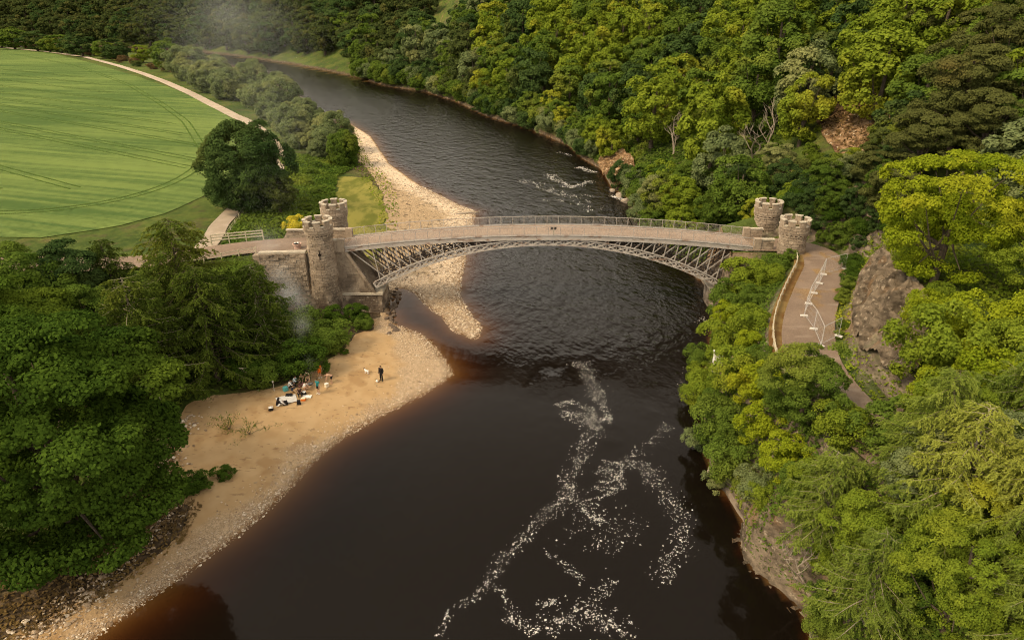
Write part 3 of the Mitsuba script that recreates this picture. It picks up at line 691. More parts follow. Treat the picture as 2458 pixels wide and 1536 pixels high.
def larch(seed, H, Lmax, nb, per, spray, base=.12, droop=.55, twig=1.3):
    """conifer with long sweeping branches and hanging feathery twigs"""
    rg = np.random.default_rng(seed); w = MB(); lean = rg.normal(size=2) * .012 * H
    tp = np.array([[lean[0] * t * t, lean[1] * t * t, H * t] for t in np.linspace(0, 1, 10)])
    w.tube(np.vstack([[0, 0, -1.2], tp]), np.concatenate([[.019 * H], np.linspace(.016 * H, .012, 10)]), 8)
    P, D, B = [], [], []
    for i in range(nb):
        t = base + (1 - base) * ((i + rg.random()) / nb) ** .9; az = i * 2.4 + rg.uniform(-.5, .5)
        L = Lmax * min(1, (1.05 - t) ** .6 * 1.15) * rg.uniform(.6, 1.12)
        o = np.array([math.cos(az), math.sin(az), 0]); s = np.linspace(0, 1, 9)
        rise = rg.uniform(.05, .30); side = np.array([-o[1], o[0], 0]) * rg.normal() * .16
        c = np.array([np.interp(t, np.linspace(0, 1, 10), tp[:, k]) for k in range(3)])
        br = c + o * (s * L)[:, None] + side * (s ** 2 * L)[:, None] + np.array([0, 0, 1.]) * ((rise * s - droop * s ** 2 + .22 * s ** 4) * L)[:, None]
        w.tube(br, np.linspace(.0045 * H * (1.1 - t) + .012, .008, 9), 4)
        b0 = rg.uniform(.15, .85)
        nt = max(5, int(per * L / Lmax))
        for j in range(nt):
            q = rg.uniform(.12, 1) ** .8; a = np.array([np.interp(q, s, br[:, k]) for k in range(3)])
            sd = rg.choice((-1, 1)); td = o * rg.uniform(.2, .9) + np.array([-o[1], o[0], 0]) * sd * rg.uniform(.2, 1.0) + np.array([0, 0, rg.uniform(-1.0, -.05)])
            td /= np.linalg.norm(td); tl = twig * rg.uniform(.5, 1.2) * (1.15 - .55 * q); k = np.linspace(.08, 1, spray)
            hang = np.array([0, 0, -1.]) * (k ** 2 * tl * .45)[:, None]
            P.append(a + td * (k * tl)[:, None] + hang); D.append(np.tile(td, (spray, 1)) + np.array([0, 0, -.9]) * k[:, None]); B.append(np.full(spray, b0))
    P, D, B = np.vstack(P), np.vstack(D), np.concatenate(B)
    P = P + rg.normal(size=P.shape) * .05
    N = rg.normal(size=P.shape) * .6 + np.array([0, 0, .7])
    v, f, uv = cards(P, N, rg.uniform(.7, 1.3, len(P)) * .38, rg, aspect=.30, droop=D / (np.linalg.norm(D, axis=1, keepdims=True) + 1e-9) * 1.6, tint=B)
    return (v, f), uv, w.mesh()
PROTO = {}
def proto(name, crown, uv, trunk, leaf, bark='mat_bark'):
    """register a tree kind once; trees are instances of it"""
    g = {'type': 'shapegroup', 'crown': mikit.ply(crown, leaf, uv=uv)}
    if trunk is not None: g['trunk'] = mikit.ply(trunk, bark, smooth=50)
    scene['kind_' + name] = g; PROTO[name] = 1
def proto_multi(name, crown, uv, trunk, leaves, bark='mat_bark'):
    c = mikit.ply(crown, leaves[0], uv=uv); t = None if trunk is None else mikit.ply(trunk, bark, smooth=50)
    for lf in leaves:
        g = {'type': 'shapegroup', 'crown': {**c, 'bsdf': {'type': 'ref', 'id': lf}}}
        if t: g['trunk'] = t
        scene['kind_%s_%s' % (name, lf)] = g
def plant(kind, name, x, y, s, label, cat, group=None, rot=None, sz=None, sink=.2, z=None):
    """one tree: an instance of its kind"""
    key = thing(name, label, cat, group)
    rot = (x * 37.7 + y * 91.3) % 360 if rot is None else rot
    z = hz(x, y) - sink if z is None else z
    scene[key] = {'type': 'instance', 'shapegroup': {'type': 'ref', 'id': 'kind_' + kind}, 'to_world': T().translate([x, y, z]).rotate([0, 0, 1], rot).scale([s, s, sz or s])}
    return key
# kinds are 1 unit = 1 m tall trees of height 10 m (far), then scaled
for k in range(4):
    c, uv, C = broad_crown(100 + k, 10, (3.6, 4.1, 3.2, 3.8)[k], 28, 8, 9000, .40, base=(.04, .02, .0, .06)[k], lobe=(.24, .38), sub=(.36, .56), flat=.9)
    proto_multi('far%d' % k, c, uv, broad_trunk(k, 10, 3.6, C, nb=5), ['leaf_bright', 'leaf_mid', 'leaf_dark', 'leaf_far', 'leaf_grey', 'leaf_brown'])
for k in range(2):
    c, uv, C = broad_crown(200 + k, 10, (4.4, 4.0)[k], 34, 12, 36000, .20, base=(.02, .0)[k], lobe=(.22, .38), sub=(.28, .44), flat=.75)
    proto_multi('mid%d' % k, c, uv, broad_trunk(20 + k, 10, 4, C, nb=14), ['leaf_bright', 'leaf_mid', 'leaf_dark', 'leaf_grey', 'leaf_yellow'])
for k in range(2):
    c, uv, C = broad_crown(300 + k, 3, 1.9, 16, 11, 9000, .15, base=-.05, flat=.9, lobe=(.28, .5))
    proto_multi('shrub%d' % k, c, uv, None, ['leaf_bright', 'leaf_mid', 'leaf_dark', 'leaf_grey', 'leaf_yellow', 'leaf_gold', 'leaf_brown', 'leaf_sycamore'])
c, uv, C = broad_crown(205, 10, 5.0, 62, 12, 66000, .24, base=-.06, lobe=(.24, .36), sub=(.30, .46), flat=.9)
proto_multi('round', c, uv, broad_trunk(25, 10, 5, C, nb=16), ['leaf_dark', 'leaf_grey', 'leaf_mid'])
c, uv, C = broad_crown(207, 14, 7.6, 46, 10, 52000, .25, base=.0, lobe=(.17, .30), sub=(.28, .46), flat=.6, shell=.75)
proto_multi('loose', c, uv, broad_trunk(27, 14, 7, C, nb=24), ['leaf_yellow', 'leaf_bright'])
c, uv, C = broad_crown(400, 20, 9.0, 64, 15, 145000, .255, base=-.02, flat=.5, lobe=(.20, .34), sub=(.26, .42), aspect=.8)
proto_multi('sycamore', c, uv, broad_trunk(40, 20, 9, C, nb=26), ['leaf_sycamore'])
c, uv, C = broad_crown(410, 16, 6.2, 34, 14, 42000, .30, base=.14, flat=.55, lobe=(.22, .38), sub=(.28, .45))
proto_multi('pine', c, uv, broad_trunk(41, 16, 6, C, nb=20), ['leaf_pine', 'leaf_dark'])
c, uv, t = larch(500, 22, 7.0, 130, 38, 14, droop=.5)
proto_multi('larch0', c, uv, t, ['leaf_larch', 'leaf_larch_light'], 'mat_bark')
c, uv, t = larch(501, 18, 6.2, 105, 38, 14, droop=.35, twig=1.5)
proto_multi('larch1', c, uv, t, ['leaf_larch', 'leaf_larch_light'], 'mat_pale_bark')
# positions of the forest trees: x, y, crown radius, height (metres)
HILL_TREES = '31.4,22.9,5,12.6 23.6,26.5,2.8,6.9 55,14.7,4.7,10.6 24.6,34.2,4.2,9.3 63.4,18.2,4.7,11.4 57.8,24.4,5.4,12.3 22.8,40.3,3.8,9.1 32.4,38.7,5.2,13.1 54.8,32.7,7.1,16.5 68.5,26.3,5.4,13.3 23.6,46.5,3.6,9.9 46.1,39.8,4.9,13.6 65.1,35.7,5.9,15.7 33.7,50.6,7.1,19 74.6,32.9,5.3,12.8 57.8,43.1,6.8,16.8 49,48.1,6.3,15.8 21.7,57.6,3.7,7.9 71.2,40.5,5.1,13.7 43.2,57.4,6.7,17.3 55.9,54.7,6.4,15.1 65.7,50.3,7.5,16.4 76.3,49,5.8,15.3 39.6,65.4,5.7,14.2 50.9,62.9,6.8,16.2 62.5,60.7,5.8,15 37.2,73.7,6.7,16.8 70.8,61.8,5.7,15.4 51.5,73.2,8.3,21.4 27.3,80,7.8,19.7 64.3,71.3,5.8,13.1 73.2,71.3,7.2,17.1 46.6,83.9,6.1,15.2 35.5,89.2,7.5,18.4 19.6,93,4.5,10.4 56.7,84.5,7.1,19.4 68.7,81.2,7.9,19.6 26.5,94.7,5.9,14.1 44.2,93.8,6.6,17.5 17,102.3,4.3,10.3 59.5,93.9,6.3,16.9 35.1,100.8,6,16.4 74.5,89.1,6.2,14.8 16.6,109.3,4.9,11.5 27.4,108.7,6.5,15.3 52.8,103.8,6.1,16.8 61,102.2,6,16.2 40.2,109.5,8.5,18.8 71.7,104,7.9,19 21.4,116.9,8.1,19.1 12.7,120.2,4,9.4 51.3,114.6,7.1,18.6 64.5,111.2,6.3,16.2 33.5,121.8,6.5,16.5 18.3,127.4,6.1,16.2 58.5,122.1,6.8,15.6 48.2,125.3,7.2,15.4 69.6,120.4,7.3,18 32.3,131.2,6.5,14.8 10,134.4,3.9,9.2 23.3,136.9,8.2,17.8 43,135.4,6.6,17.2 7.9,140.1,4.5,9.7 58.4,133.6,6.9,16.4 68.4,135.1,7.7,18.6 6.3,147.5,5.2,13.4 34.2,144.7,6.3,14.5 25.4,146.8,6.6,15.8 46.9,143.6,6.8,14.4 62,144.2,8.1,20.1 12.7,153.3,7.2,15.7 3,156.6,4.5,9.8 22.2,156.7,7.5,19.7 37.9,155.4,7.9,19.8 53.4,153.4,8,19.7 -1.6,161.6,4.8,10.8 13.7,162.9,6.4,16.5 31.5,166.4,6.9,18.6 55.2,163.5,6.7,15.7 -0.4,170.9,8.4,21.7 17.9,172.8,8.8,22.5 44,170.1,6.9,17 -9.3,176.1,5.9,12.5 31.8,176.4,7.8,17.2 55.1,174.3,8.9,21.3 4.8,182.1,8.1,21 -10.8,183.8,4.4,10.2 23.4,182.9,7.7,20.3 44,183,7,16.6 33.6,187.6,8.1,22.1 -8.9,191.5,6.9,14.9 10.3,192,8.3,21 23.5,194.7,9.6,25.7 -16.9,197.3,4.3,11.1 46.9,193.5,7.7,19 -5.6,201.6,7,16.9 6.6,201.8,7.1,15.8 34.7,202,8.6,20.9 -19.4,205.2,5.7,14.3 18.6,207.5,9.5,22.6 -9,211.1,7.1,16.1 4.4,214.5,8.1,20.2 42.2,211.6,7.9,17.2 -23,215.2,5.1,14.1 27.2,217.4,7.5,16.9 -15.2,220.9,8.2,18.5 16.9,222.9,8.9,19.4 38.3,222.8,7,15.2 -5.4,226.3,7.8,16.7 -24.8,227.1,7.3,18.8 5.6,228.9,8.4,22.8 -13.8,233.1,7.2,18 -29.6,235.8,7,16.7 24.7,235.8,10.1,21.6 -3.7,239,9.5,26 11.7,240.9,8.1,22 -36.3,241.8,4.8,12.2 -17.5,244.9,9.1,21.9 6,249.4,7,15.1 -39.7,248.4,5.6,12 25,249.2,8.9,24.4 -7.6,253.5,7.7,17.5 -28.9,254.8,9.8,24.6 15.6,258.5,8,21.6 -43.1,257,6,14.3 -15,264,10.2,24.2 -0.8,265.2,7.1,18.7 -38.5,265.6,7.3,19.1 -47.6,266.2,5.8,15.4 12.1,268.8,7.1,18.7 -30.7,271.6,7.1,19.3 24.5,274,7,15.7 -3.1,275.1,7.1,18.3 -51.5,272.8,4.6,11.7 -18.3,276.2,7.6,18.3 -39.5,278.2,7.4,19.8 14.7,280.4,9.1,23.3 -55,279.2,4.5,12.1 -9.2,284,8.6,23.6 -30.4,285.9,9.2,20.1 3.8,286.9,9.2,21.8 -60.2,283.6,5.4,11.8 -18.5,291.8,8.2,20.9 -46.5,289.6,8.7,21.8 -66.1,289.1,5.8,15.7 12.8,294.9,7.8,19.4 -6.4,296.9,8.7,19.9 -33.1,298,8.3,21.9 -59.2,299,10,27.2 -69.8,298,5.1,11.2 4.2,304.6,9.2,20.2 -48.5,304.7,7.2,18.9 -24.5,307.6,9.1,22 -9.1,308.2,7.3,18.8 -74.7,307.5,7.9,17.4 -38.2,313.3,7.3,19 -54.8,313.3,7.7,19.9 -19.6,318.2,7.7,16.9 -66.9,315.9,7.4,20 -81.7,314.3,6.4,16.8 -2.8,322.8,7.6,17.6 -34.7,322.9,7.2,17.5 -25.7,329,8.4,20 -86.3,321.7,4.5,9.7 -62.7,326.6,8.4,21.6 -77.9,328.1,7.7,16.7 -87.3,329.6,4.9,12.3 52.7,-8.6,5.2,10.6 55.6,-1.7,5.1,13.1 52.2,4.4,4.2,8.9 47.9,9.9,4.2,10.7 58.6,4.6,4,10.5 61.1,8.9,3.6,8.3 69.1,20.3,3.7,8.9 79.9,37.6,4.9,11.7'
FAR_TREES = '-63.8,339,11.7,24.7 -88.4,343.3,10.1,22.6 -72.8,352.5,12.2,23.3 -97.8,358.2,11.3,25.6 -71.5,368.1,12.3,22 -98.2,372.2,9.6,21.6 -84.3,379.1,11.4,21.5 -65.3,388.7,9.3,20 -97.2,389.2,9.3,18.5 -84.7,394.2,8.8,15.9 -71.7,399,8.9,16.1 -112.4,394.3,11.6,22 -84,406.3,11.6,25.5 -66.5,410.8,10.9,20.3 -103,406.6,12.1,26.2 -67.2,425.4,12.2,23.1 -87.9,423,12.2,22.3 -119.5,418.4,12,25.4 -105.2,423.3,11.5,23.8 -79.5,435.6,12.1,23.6 -105.2,435.9,9.1,16.8 -127.7,434.6,9.5,18.2 -91.8,443.8,10.1,17.9 -118.1,445.3,10.9,20.1 -74.5,453.6,9.5,18.1 -131.1,452.1,13.8,24.4 -147.7,449.6,12.8,28.9 -91.6,464,11.5,24.7 -110.9,463.9,12.7,27.4 -149.8,461.9,11.3,23 -137.8,466.7,13.5,29 -95.8,477.4,10.6,19.7 -110.7,481.8,14,26.7 -125.2,481.6,11.4,22.8 -155.2,479.6,13.2,27.3 -142.6,485.5,11.5,20.2 -170.1,480.6,13.3,23.9 -127,496,11,19.4 -152.7,499.4,9.9,21.5 -119.5,508.1,10.2,19.8 -168.7,496.8,12.8,24.4 -182.1,496.7,10.9,21.2 -140.1,512.6,9.9,22.4 -160.6,515,13.3,26.5 -188,509.1,13.1,29.9 -175,516.8,13.9,24.8 -130.3,528.1,12.9,24.1 -154,529.6,10.8,20.3 -190.9,521.5,10.7,22.8 -212.3,516,14.7,32 -171.1,529.5,15,33.1 -140.4,542.9,11.2,23.8 -170.8,542.2,12.8,29.5 -186.8,537.7,11.8,21.3 -203.6,532.7,13.5,28.5 -158.2,546,13.6,28.9 -222.3,532.5,14.8,26.6 -192.3,550.3,14.7,33 -155.8,560.9,12.1,22.1 -169.7,557.9,11.9,24.3 -220.8,552.1,14.5,30.3 -205.1,562.1,10.8,22.4 -164.1,574.1,10.8,21.8 -242.3,552,13.9,28.1 -187.5,572.6,14.5,26.1 -233.8,568.7,14.1,30.6 -246.6,564.7,13.1,25 -212.8,576.9,15.9,35.1 -184.6,590,11.1,20.5 -229.7,582.4,14.3,32 -216.2,589.2,14.7,27.7 -250.6,577.9,11.3,24 -202.5,599.9,15.6,31.3 -217.7,604.2,14.2,29.6 -264.3,588,13.7,30.9 -245.1,600.3,11.7,21.1 -231.2,611.3,16.2,33.8 -261.8,604.1,13.2,24.2 -215.9,621,14.8,26.2 -280.1,598.8,15.1,31.8 -247,613.3,13.5,25.7 -229.7,626.5,13.3,29.9 -213.5,639,12,23.6 -274.6,618.4,11.6,23.1 -250.7,628.6,14.5,33.2 -235.8,639.9,15,32.4 -289.2,623.3,15.8,33 -270.9,634.2,12.9,27.8 -219.1,653.8,11.4,21.3 -232.5,654.1,10.9,24.4 -251.1,649,14.2,25.6 -285.9,640.6,15.1,34.3 -309.6,632.2,12.1,21.9 -267.4,654.4,13.1,24.5 -251.6,662.2,15.4,30.9 -306.6,644.3,12.4,22.5 -282,654.6,14.9,28.9 -321.5,647.4,16,34.7 -249,676,14.2,25 -273.9,669.1,12.3,24 -261.6,678,15.4,31.8 -305.5,662.5,15,27.8 -318,664.2,11.9,22.9 -292.8,674.4,11.1,22.3 -275.8,686.1,14.7,31.3 -260.8,693.2,15.2,32.3 -337.8,666,15.2,29.1 -288.8,693.1,11.5,21.7 -324.2,682.1,13.9,26.8 -306.3,690.5,14.9,31.7 -265.6,705.4,12.6,26.1 -336.8,685,14.3,31.4 -319.4,695,15.9,35.8 -278.6,710.6,12.4,23.2 -363.2,676.9,12.7,24.7 -298.5,709.6,11.9,23.6 -357.9,690.2,11.9,26.8 -335.1,704.8,15.7,34.7 -376.5,687.8,12.4,26.8 -316.4,716.7,13.3,25.7 -286.5,729.4,12.2,23.5 -351.4,706.8,14.4,32.9 -370.1,702.7,11.4,23.1 -340.2,719.9,14.7,29.1 -304.4,736.8,12,25.4 -390.7,701.2,11.4,22.6 -365.1,717.1,12.5,22.3 -353,722.7,11.2,22.1 -324,735.1,12.9,27.9 -405.4,704.4,15.2,33.7 -342.3,737.8,11.5,22.2 -366.3,729.8,15.1,32.5 -323.1,748.7,14.4,28.1 -392.2,721,15.8,33.1 -379.7,733.3,13.5,27.4 -408.9,719.7,14.7,28.2 -349.8,751.1,14.8,30.6 -393.8,737.6,13,29.6 -331.6,766.1,10.9,20.4 -378.8,747.6,14.2,29.1 -366.5,755.6,15,31.6 -433.4,724.6,15.3,27.7 -415.8,739.2,15.7,30.5 -391.1,757.9,16.1,34.4 -370.6,768.8,13.4,30.6 -410.2,752.5,12.8,28.8 -430.7,746.5,13.2,25.8 -451.8,738.3,15.5,34.6 -383.5,773.8,15.2,31.1 -403.5,766.4,15.1,32.4 -444.1,751.5,11.6,23.6 -419.6,769.4,11.8,21.8 -373,791.9,13.1,26.4 -460.1,750.8,12,24.7 -437.2,768.2,15.1,27.6 -385.4,793.6,14.1,30.2 -410.8,782.2,12.5,26.1 -449.6,766.9,14.7,28.7 -402.3,795.9,11.6,23.9 -472.2,763.5,16,34.2 -429.1,787,11.6,21.3 -444.7,784.1,13.4,30.4 -485.7,763.6,11.1,24.6 -458.8,779.3,14.5,31.5 -403.3,810.6,13.5,26.9 -418.1,804.6,11.3,20.5 -444.8,798.9,12.4,26.6 -492.9,777.6,15.1,33.2 -432.2,809.4,12.3,26.8 -461.5,799.9,15.1,28.3 -479.4,791.3,14.8,28.8 -415.8,828.1,11.3,22 -444.3,814.8,11.4,23.5 -502.1,790.3,12.3,24.4 -478.1,806.2,12.9,26.3 -432.2,830.8,11.8,22.7 -519.1,789.2,12.2,26.7 -467.8,820,15.7,32.9 -451.1,830.2,15.4,28.1 -491.3,810.3,14.3,25.5 -514.2,804,12.3,26.2 -480.6,823.1,13.2,24.3 -463.8,836.5,13.8,27.6 -446.6,849.3,14.6,27.2 -542.2,800.4,15.1,31 -492.9,833.9,11.4,23.8 -509.8,826.8,12.5,23 -460.2,854.5,14.3,28.8 -538.6,815.4,12.2,26.5 -485.9,849,15.5,27.7 -498.1,848.2,16,33.6 -552.5,819.2,13.7,30.5 -520.1,839.3,13.7,30.7 -481.9,862.4,14.5,27.8 -537.1,836.3,11.9,26.3 -510.5,851.7,14.3,30.4 -477.4,875.4,11.1,24.4 -555,834.6,12.9,25.4 -534.6,851.4,11.3,24.7 -499.2,872.1,11.8,25.2 -524.5,865.7,14,27.2 -495.9,886.6,11.1,24.3 -556.2,858,11.8,24.8 -507.9,884.8,12.9,29.7 -520.5,878.4,12.1,27.8 -547.8,873.9,15.3,28 -522.8,890.4,11.7,26.3 -538,894.8,13.4,29.3 -559.4,895,15.8,31.1 -234.2,667.1,13.4,24.9 -362.5,743,12.2,21.7 -356.2,774.8,12.9,24.3 -432.3,846.7,11.7,20.9 -565,821.1,16.5,27.9 -577,833.6,15.5,29.3 -581.8,847.8,14.8,31.6 -598.6,845.5,16.8,28.4 -573.1,870.4,17.3,29 -589.1,872.2,15.3,29.2 -604.2,869.2,13.4,28.6 -579.7,888.4,11.9,21 -622.2,868.6,15.9,32.6 -586.8,900.5,12.7,25.5 -639.5,870.1,16.3,27.7 -615.4,887.3,11.8,24.1 -602.4,895.6,12,20.1 -600.3,915,13.7,23.6 -629.9,899.1,17.1,35.4 -590.6,931.2,15.5,27.1 -647.9,897,13.3,27 -618,925.9,16.5,32.5 -648.8,910.4,15,27.4 -677.7,892.5,11.7,23.5 -618.1,938.1,12.3,22.9 -605.9,949.2,14.9,27.9 -674.8,915.1,14.4,28.5 -688.9,906.7,17.4,29.8 -635.4,949.1,12.2,24.8 -703.3,906.4,14.1,25.4 -654.5,941.2,12,23.4 -666.6,939.9,14,23.7 -686,935.9,17.4,31.8 -640.4,971.5,15.3,31.6 -725.9,922.8,16,34.6 -692.8,948.4,16.1,33.2 -679.6,959,12.3,24.1 -740.2,925.8,15.7,33 -660.2,980.6,15.3,31.5 -683.3,972,14.4,30.4 -711.5,957.5,12.5,26.6 -679.8,986.4,12.4,24 -740.2,946.7,15,26 -700,979.6,15,31.1 -671,1000.3,16.3,29.2 -762.4,942,15.9,32.6 -730.1,966.6,13.3,23.3 -699,994.3,15.2,26.1 -756.7,958,16.8,35.8 -715.9,990.2,17.3,35 -776.7,952.6,16.2,30.9 -734,989.8,15.1,29.8 -701.3,1013.2,11.8,25.8 -750.5,983.2,12.8,22.2 -763.3,985.2,15.9,34.8 -777.5,977.1,16.2,28.5 -748.9,1000.4,15,30.5 -716.6,1026.7,16.8,29.6 -802.2,968.5,12.6,21.6 -753.7,1017.6,14.2,30 -783.6,1002.8,16.8,31.1 -734.9,1039.6,16.7,29.3 -769.8,1022.8,16.7,35.6 -808,1003.4,16.3,33.6 -793.1,1017.7,14.8,24.8 -749.3,1053.2,14.1,26.1 -732.4,1067,12.3,21.9 -768.9,1047,16.5,29.2 -789.3,1034.7,14.7,31.2 -823,1015.8,16.4,35.3 -783.6,1054.7,12.1,24.8 -805.2,1044.8,16.8,32.4 -762.9,1083.3,13.3,25.4 -831.6,1036.5,14.7,24.7 -795.6,1068.5,15.3,26.3 -779.5,1080.2,16,27.4 -814.3,1057.1,12.9,26.3 -831.4,1050.7,13.1,23.5 -848.2,1053.1,16.8,31.8 -824.5,1073.2,11.7,21.2 -798.7,1097,14.2,25.6 -843.4,1072.6,15,32.6 -856.7,1075.5,13.2,25.2 -843.6,1085.3,14.5,25 -835.8,1099.9,11.8,20.9 -859.4,1090.3,15,31.3 -873.1,1088.1,12.9,27.6 -834.3,1122.7,11.9,23.5 -820.6,1133.9,12.4,22.3 -854.9,1111.2,16.5,33.7 -876.3,1107.2,13.3,25.5 -851.5,1125.5,14.3,28.6 -844.4,1139.9,12.1,24.5 -871.3,1130.3,13,22.2 -877.9,1146.4,12.3,22.3 -892.5,1143.2,12.8,24 -912.9,1152.8,11.8,24.9'
# ------------------------------------------------------------------ planting
def data(s): return [tuple(map(float, t.split(','))) for t in s.split()]
rg = random.Random(21)
for i, (x, y, R, H) in enumerate(data(HILL_TREES)):
    k = rg.randrange(4)
    d = math.hypot(x, y + 85)
    leaf = rg.choice(['leaf_bright'] * 6 + ['leaf_mid'] * 5 + ['leaf_dark'] * 2)
    if x < -20: leaf = rg.choice(['leaf_mid', 'leaf_dark', 'leaf_far', 'leaf_grey', 'leaf_dark'])
    elif d < 150 and rg.random() < .3: leaf = rg.choice(['leaf_dark', 'leaf_grey'])
    if i in (188,): leaf = 'leaf_brown'
    col = {'leaf_bright': 'bright yellow-green', 'leaf_mid': 'mid-green', 'leaf_dark': 'dark green', 'leaf_grey': 'grey-green', 'leaf_far': 'dull dark green', 'leaf_brown': 'brownish'}[leaf]
    ds = poly_dist(np.array([[x, y]]), RS)[0][0]
    where = 'at the water edge' if ds < 14 else 'low on the slope' if ds < 45 else 'high on the slope'
    if y > 190: where += ', far upstream'
    if i < 290:
        plant('far%d_%s' % (k, leaf), 'hillside_tree', x, y, R / 3.7, '%s tree %s in the hillside wood' % (col, where), 'tree', '%s trees %s in the hillside wood' % (col, where), sz=H / 10, rot=rg.uniform(0, 360), sink=.6)
    else:
        if i == 290: tag('hillside_wood', 'distant tops of the wood right of the river', kind='stuff')
        scene['hillside_wood__%03d' % (i - 289)] = {'type': 'instance', 'shapegroup': {'type': 'ref', 'id': 'kind_far%d_%s' % (k, leaf)}, 'to_world': T().translate([x, y, hz(x, y) - .6]).rotate([0, 0, 1], rg.uniform(0, 360)).scale([R / 3.7, R / 3.7, H / 10])}
fd = data(FAR_TREES)
for i, (x, y, R, H) in enumerate(fd):
    k = rg.randrange(4); leaf = rg.choice(['leaf_far', 'leaf_far', 'leaf_far', 'leaf_dark', 'leaf_mid' if x > -150 else 'leaf_far'])
    if i < 280:
        col = {'leaf_far': 'dull dark', 'leaf_dark': 'deep green', 'leaf_mid': 'mid-green'}[leaf]; where = 'above the river bend' if x > -260 else 'beyond the field hedgerow' if x > -480 else 'at the far left above the field'
        plant('far%d_%s' % (k, leaf), 'forest_tree', x, y, R / 3.7, '%s tree of the distant forest %s' % (col, where), 'tree', '%s distant forest trees %s' % (col, where), sz=H / 10, rot=rg.uniform(0, 360), sink=1)
    else:
        if i == 280: tag('distant_forest', 'farthest dark forest along the top of the hills', kind='stuff')
        scene['distant_forest__%03d' % (i - 279)] = {'type': 'instance', 'shapegroup': {'type': 'ref', 'id': 'kind_far%d_%s' % (k, leaf)}, 'to_world': T().translate([x, y, hz(x, y) - 1]).rotate([0, 0, 1], rg.uniform(0, 360)).scale([R / 3.7, R / 3.7, H / 10])}
# field hedge far away
for i, (x, y, R, H) in enumerate([(-487, 608, 16, 20), (-442, 573, 14, 18), (-399, 539, 14, 18), (-355, 495, 13, 17), (-322, 468, 9, 14), (-300, 446, 11, 16), (-268, 420, 8, 14), (-240, 398, 9, 15), (-214, 345, 10, 19), (-522, 640, 15, 18), (-420, 556, 11, 14), (-376, 518, 11, 15)]):
    plant('far%d_%s' % (i % 4, 'leaf_bright' if i == 6 else 'leaf_dark' if i % 2 else 'leaf_mid'), 'hedgerow_tree', x, y, R / 3.7, 'yellow-green round tree in the hedgerow beyond the far field edge' if i == 6 else 'dark round hedgerow tree along the far edge of the green field', 'tree', None if i == 6 else 'dark hedgerow trees along the far field edge', sz=H / 10)
for i in range(34):
    t = i / 33; x, y = np.interp(t, [0, .35, .7, 1], [-500, -330, -215, -150]), np.interp(t, [0, .35, .7, 1], [630, 470, 333, 247])
    s_ = rg.uniform(1.0, 2.0) * (1.5 - .6 * t)
    plant('shrub%d_%s' % (i % 2, rg.choice(['leaf_brown', 'leaf_dark', 'leaf_brown'])), 'scrub_bush', x + rg.uniform(0, 7), y + 5 + rg.uniform(0, 6), s_, 'low brownish scrub bush between the far track and the hedgerow', 'bush', 'brownish scrub along the far track', sz=s_ * .7)
# row of willows between the track and the river
WL = [('grey-green willow farthest up the row between track and river', -178.8, 291.6, 10.4, 17), ('broad pale willow, second from the far end of the riverside row', -141.8, 236.3, 9.9, 14), ('pale willow in the middle of the smoky riverside row', -126, 214, 8.1, 13),
      ('tall narrow grey willow standing above the riverside row', -121.2, 226.9, 7.3, 16.6), ('rounded pale-topped willow beside the river bend', -88.9, 161.7, 8.8, 15.5), ('willow with smoke drifting over it, beside the pale track', -67.6, 112.7, 6.2, 11.5), ('willow close to the river edge at the head of the gravel bank', -73.5, 143, 5.5, 10.5),
      ('broad green willow near the top of the gravel bank', -57.2, 112, 6.0, 11), ('dark narrow willow nearest the bridge in the riverside row', -49.6, 92, 4.3, 9), ('low willow between the track and the gravel bank', -56.6, 99.8, 5.0, 8.5)]
for i, (lb, x, y, R, H) in enumerate(WL):
    plant('round_%s' % ('leaf_mid' if i in (8,) else 'leaf_grey'), 'willow_tree', x, y, R / 4.6, lb, 'tree', 'willows between the track and the river', sz=H / 9.4, rot=i * 70)
for x, y, R in ((-152, 262, 6), (-108, 190, 6), (-100, 186, 5), (-82, 140, 4), (-80, 150, 4.5), (-62, 122, 3.5), (-166, 270, 7), (-50, 99, 2.6), (-54, 106, 3), (-135, 243, 5), (-113, 203, 5), (-93, 168, 4.5), (-72, 128, 4), (-66, 106, 3.2), (-118, 214, 6), (-158, 282, 8), (-172, 304, 9), (-146, 252, 7), (-87, 155, 5), (-104, 196, 6), (-63, 116, 4)):
    plant('shrub%d_leaf_grey' % (int(R) % 2), 'willow_bush', x, y, R / 1.9, 'grey-green willow bush filling gaps in the riverside row', 'bush', 'willow bushes of the riverside row')
# the lone oak by the track
plant('round_leaf_dark', 'oak_tree', -53.6, 39.0, 1.75, 'large round dark tree standing alone by the track at the field corner', 'tree', sz=1.75)
plant('mid1_leaf_dark', 'small_tree', -47.6, 36.5, 1.05, 'smaller dark tree leaning against the large round tree by the track', 'tree', sz=.95)
plant('shrub0_leaf_gold', 'flowering_bush', -41.4, 25.8, 1.25, 'bush with bright yellow blossom behind the left towers', 'bush')
for x, y, k_ in ((-58, 66, .9), (-53, 74, 1.1), (-50, 62, .8), (-46, 54, .9), (-44, 40, .8), (-42, 33, .7), (-46, 29, .8), (-50, 48, .6), (-54.5, 84, 1.0), (-45, 24, .6), (-38.5, 20, .6), (-48, 21, .5)):
    plant('shrub%d_leaf_mid' % (int(-x) % 2), 'meadow_shrub', x, y, k_, 'low green shrub in the rough meadow between track and gravel bank', 'bush', 'shrubs in the rough meadow', sz=k_ * .6)
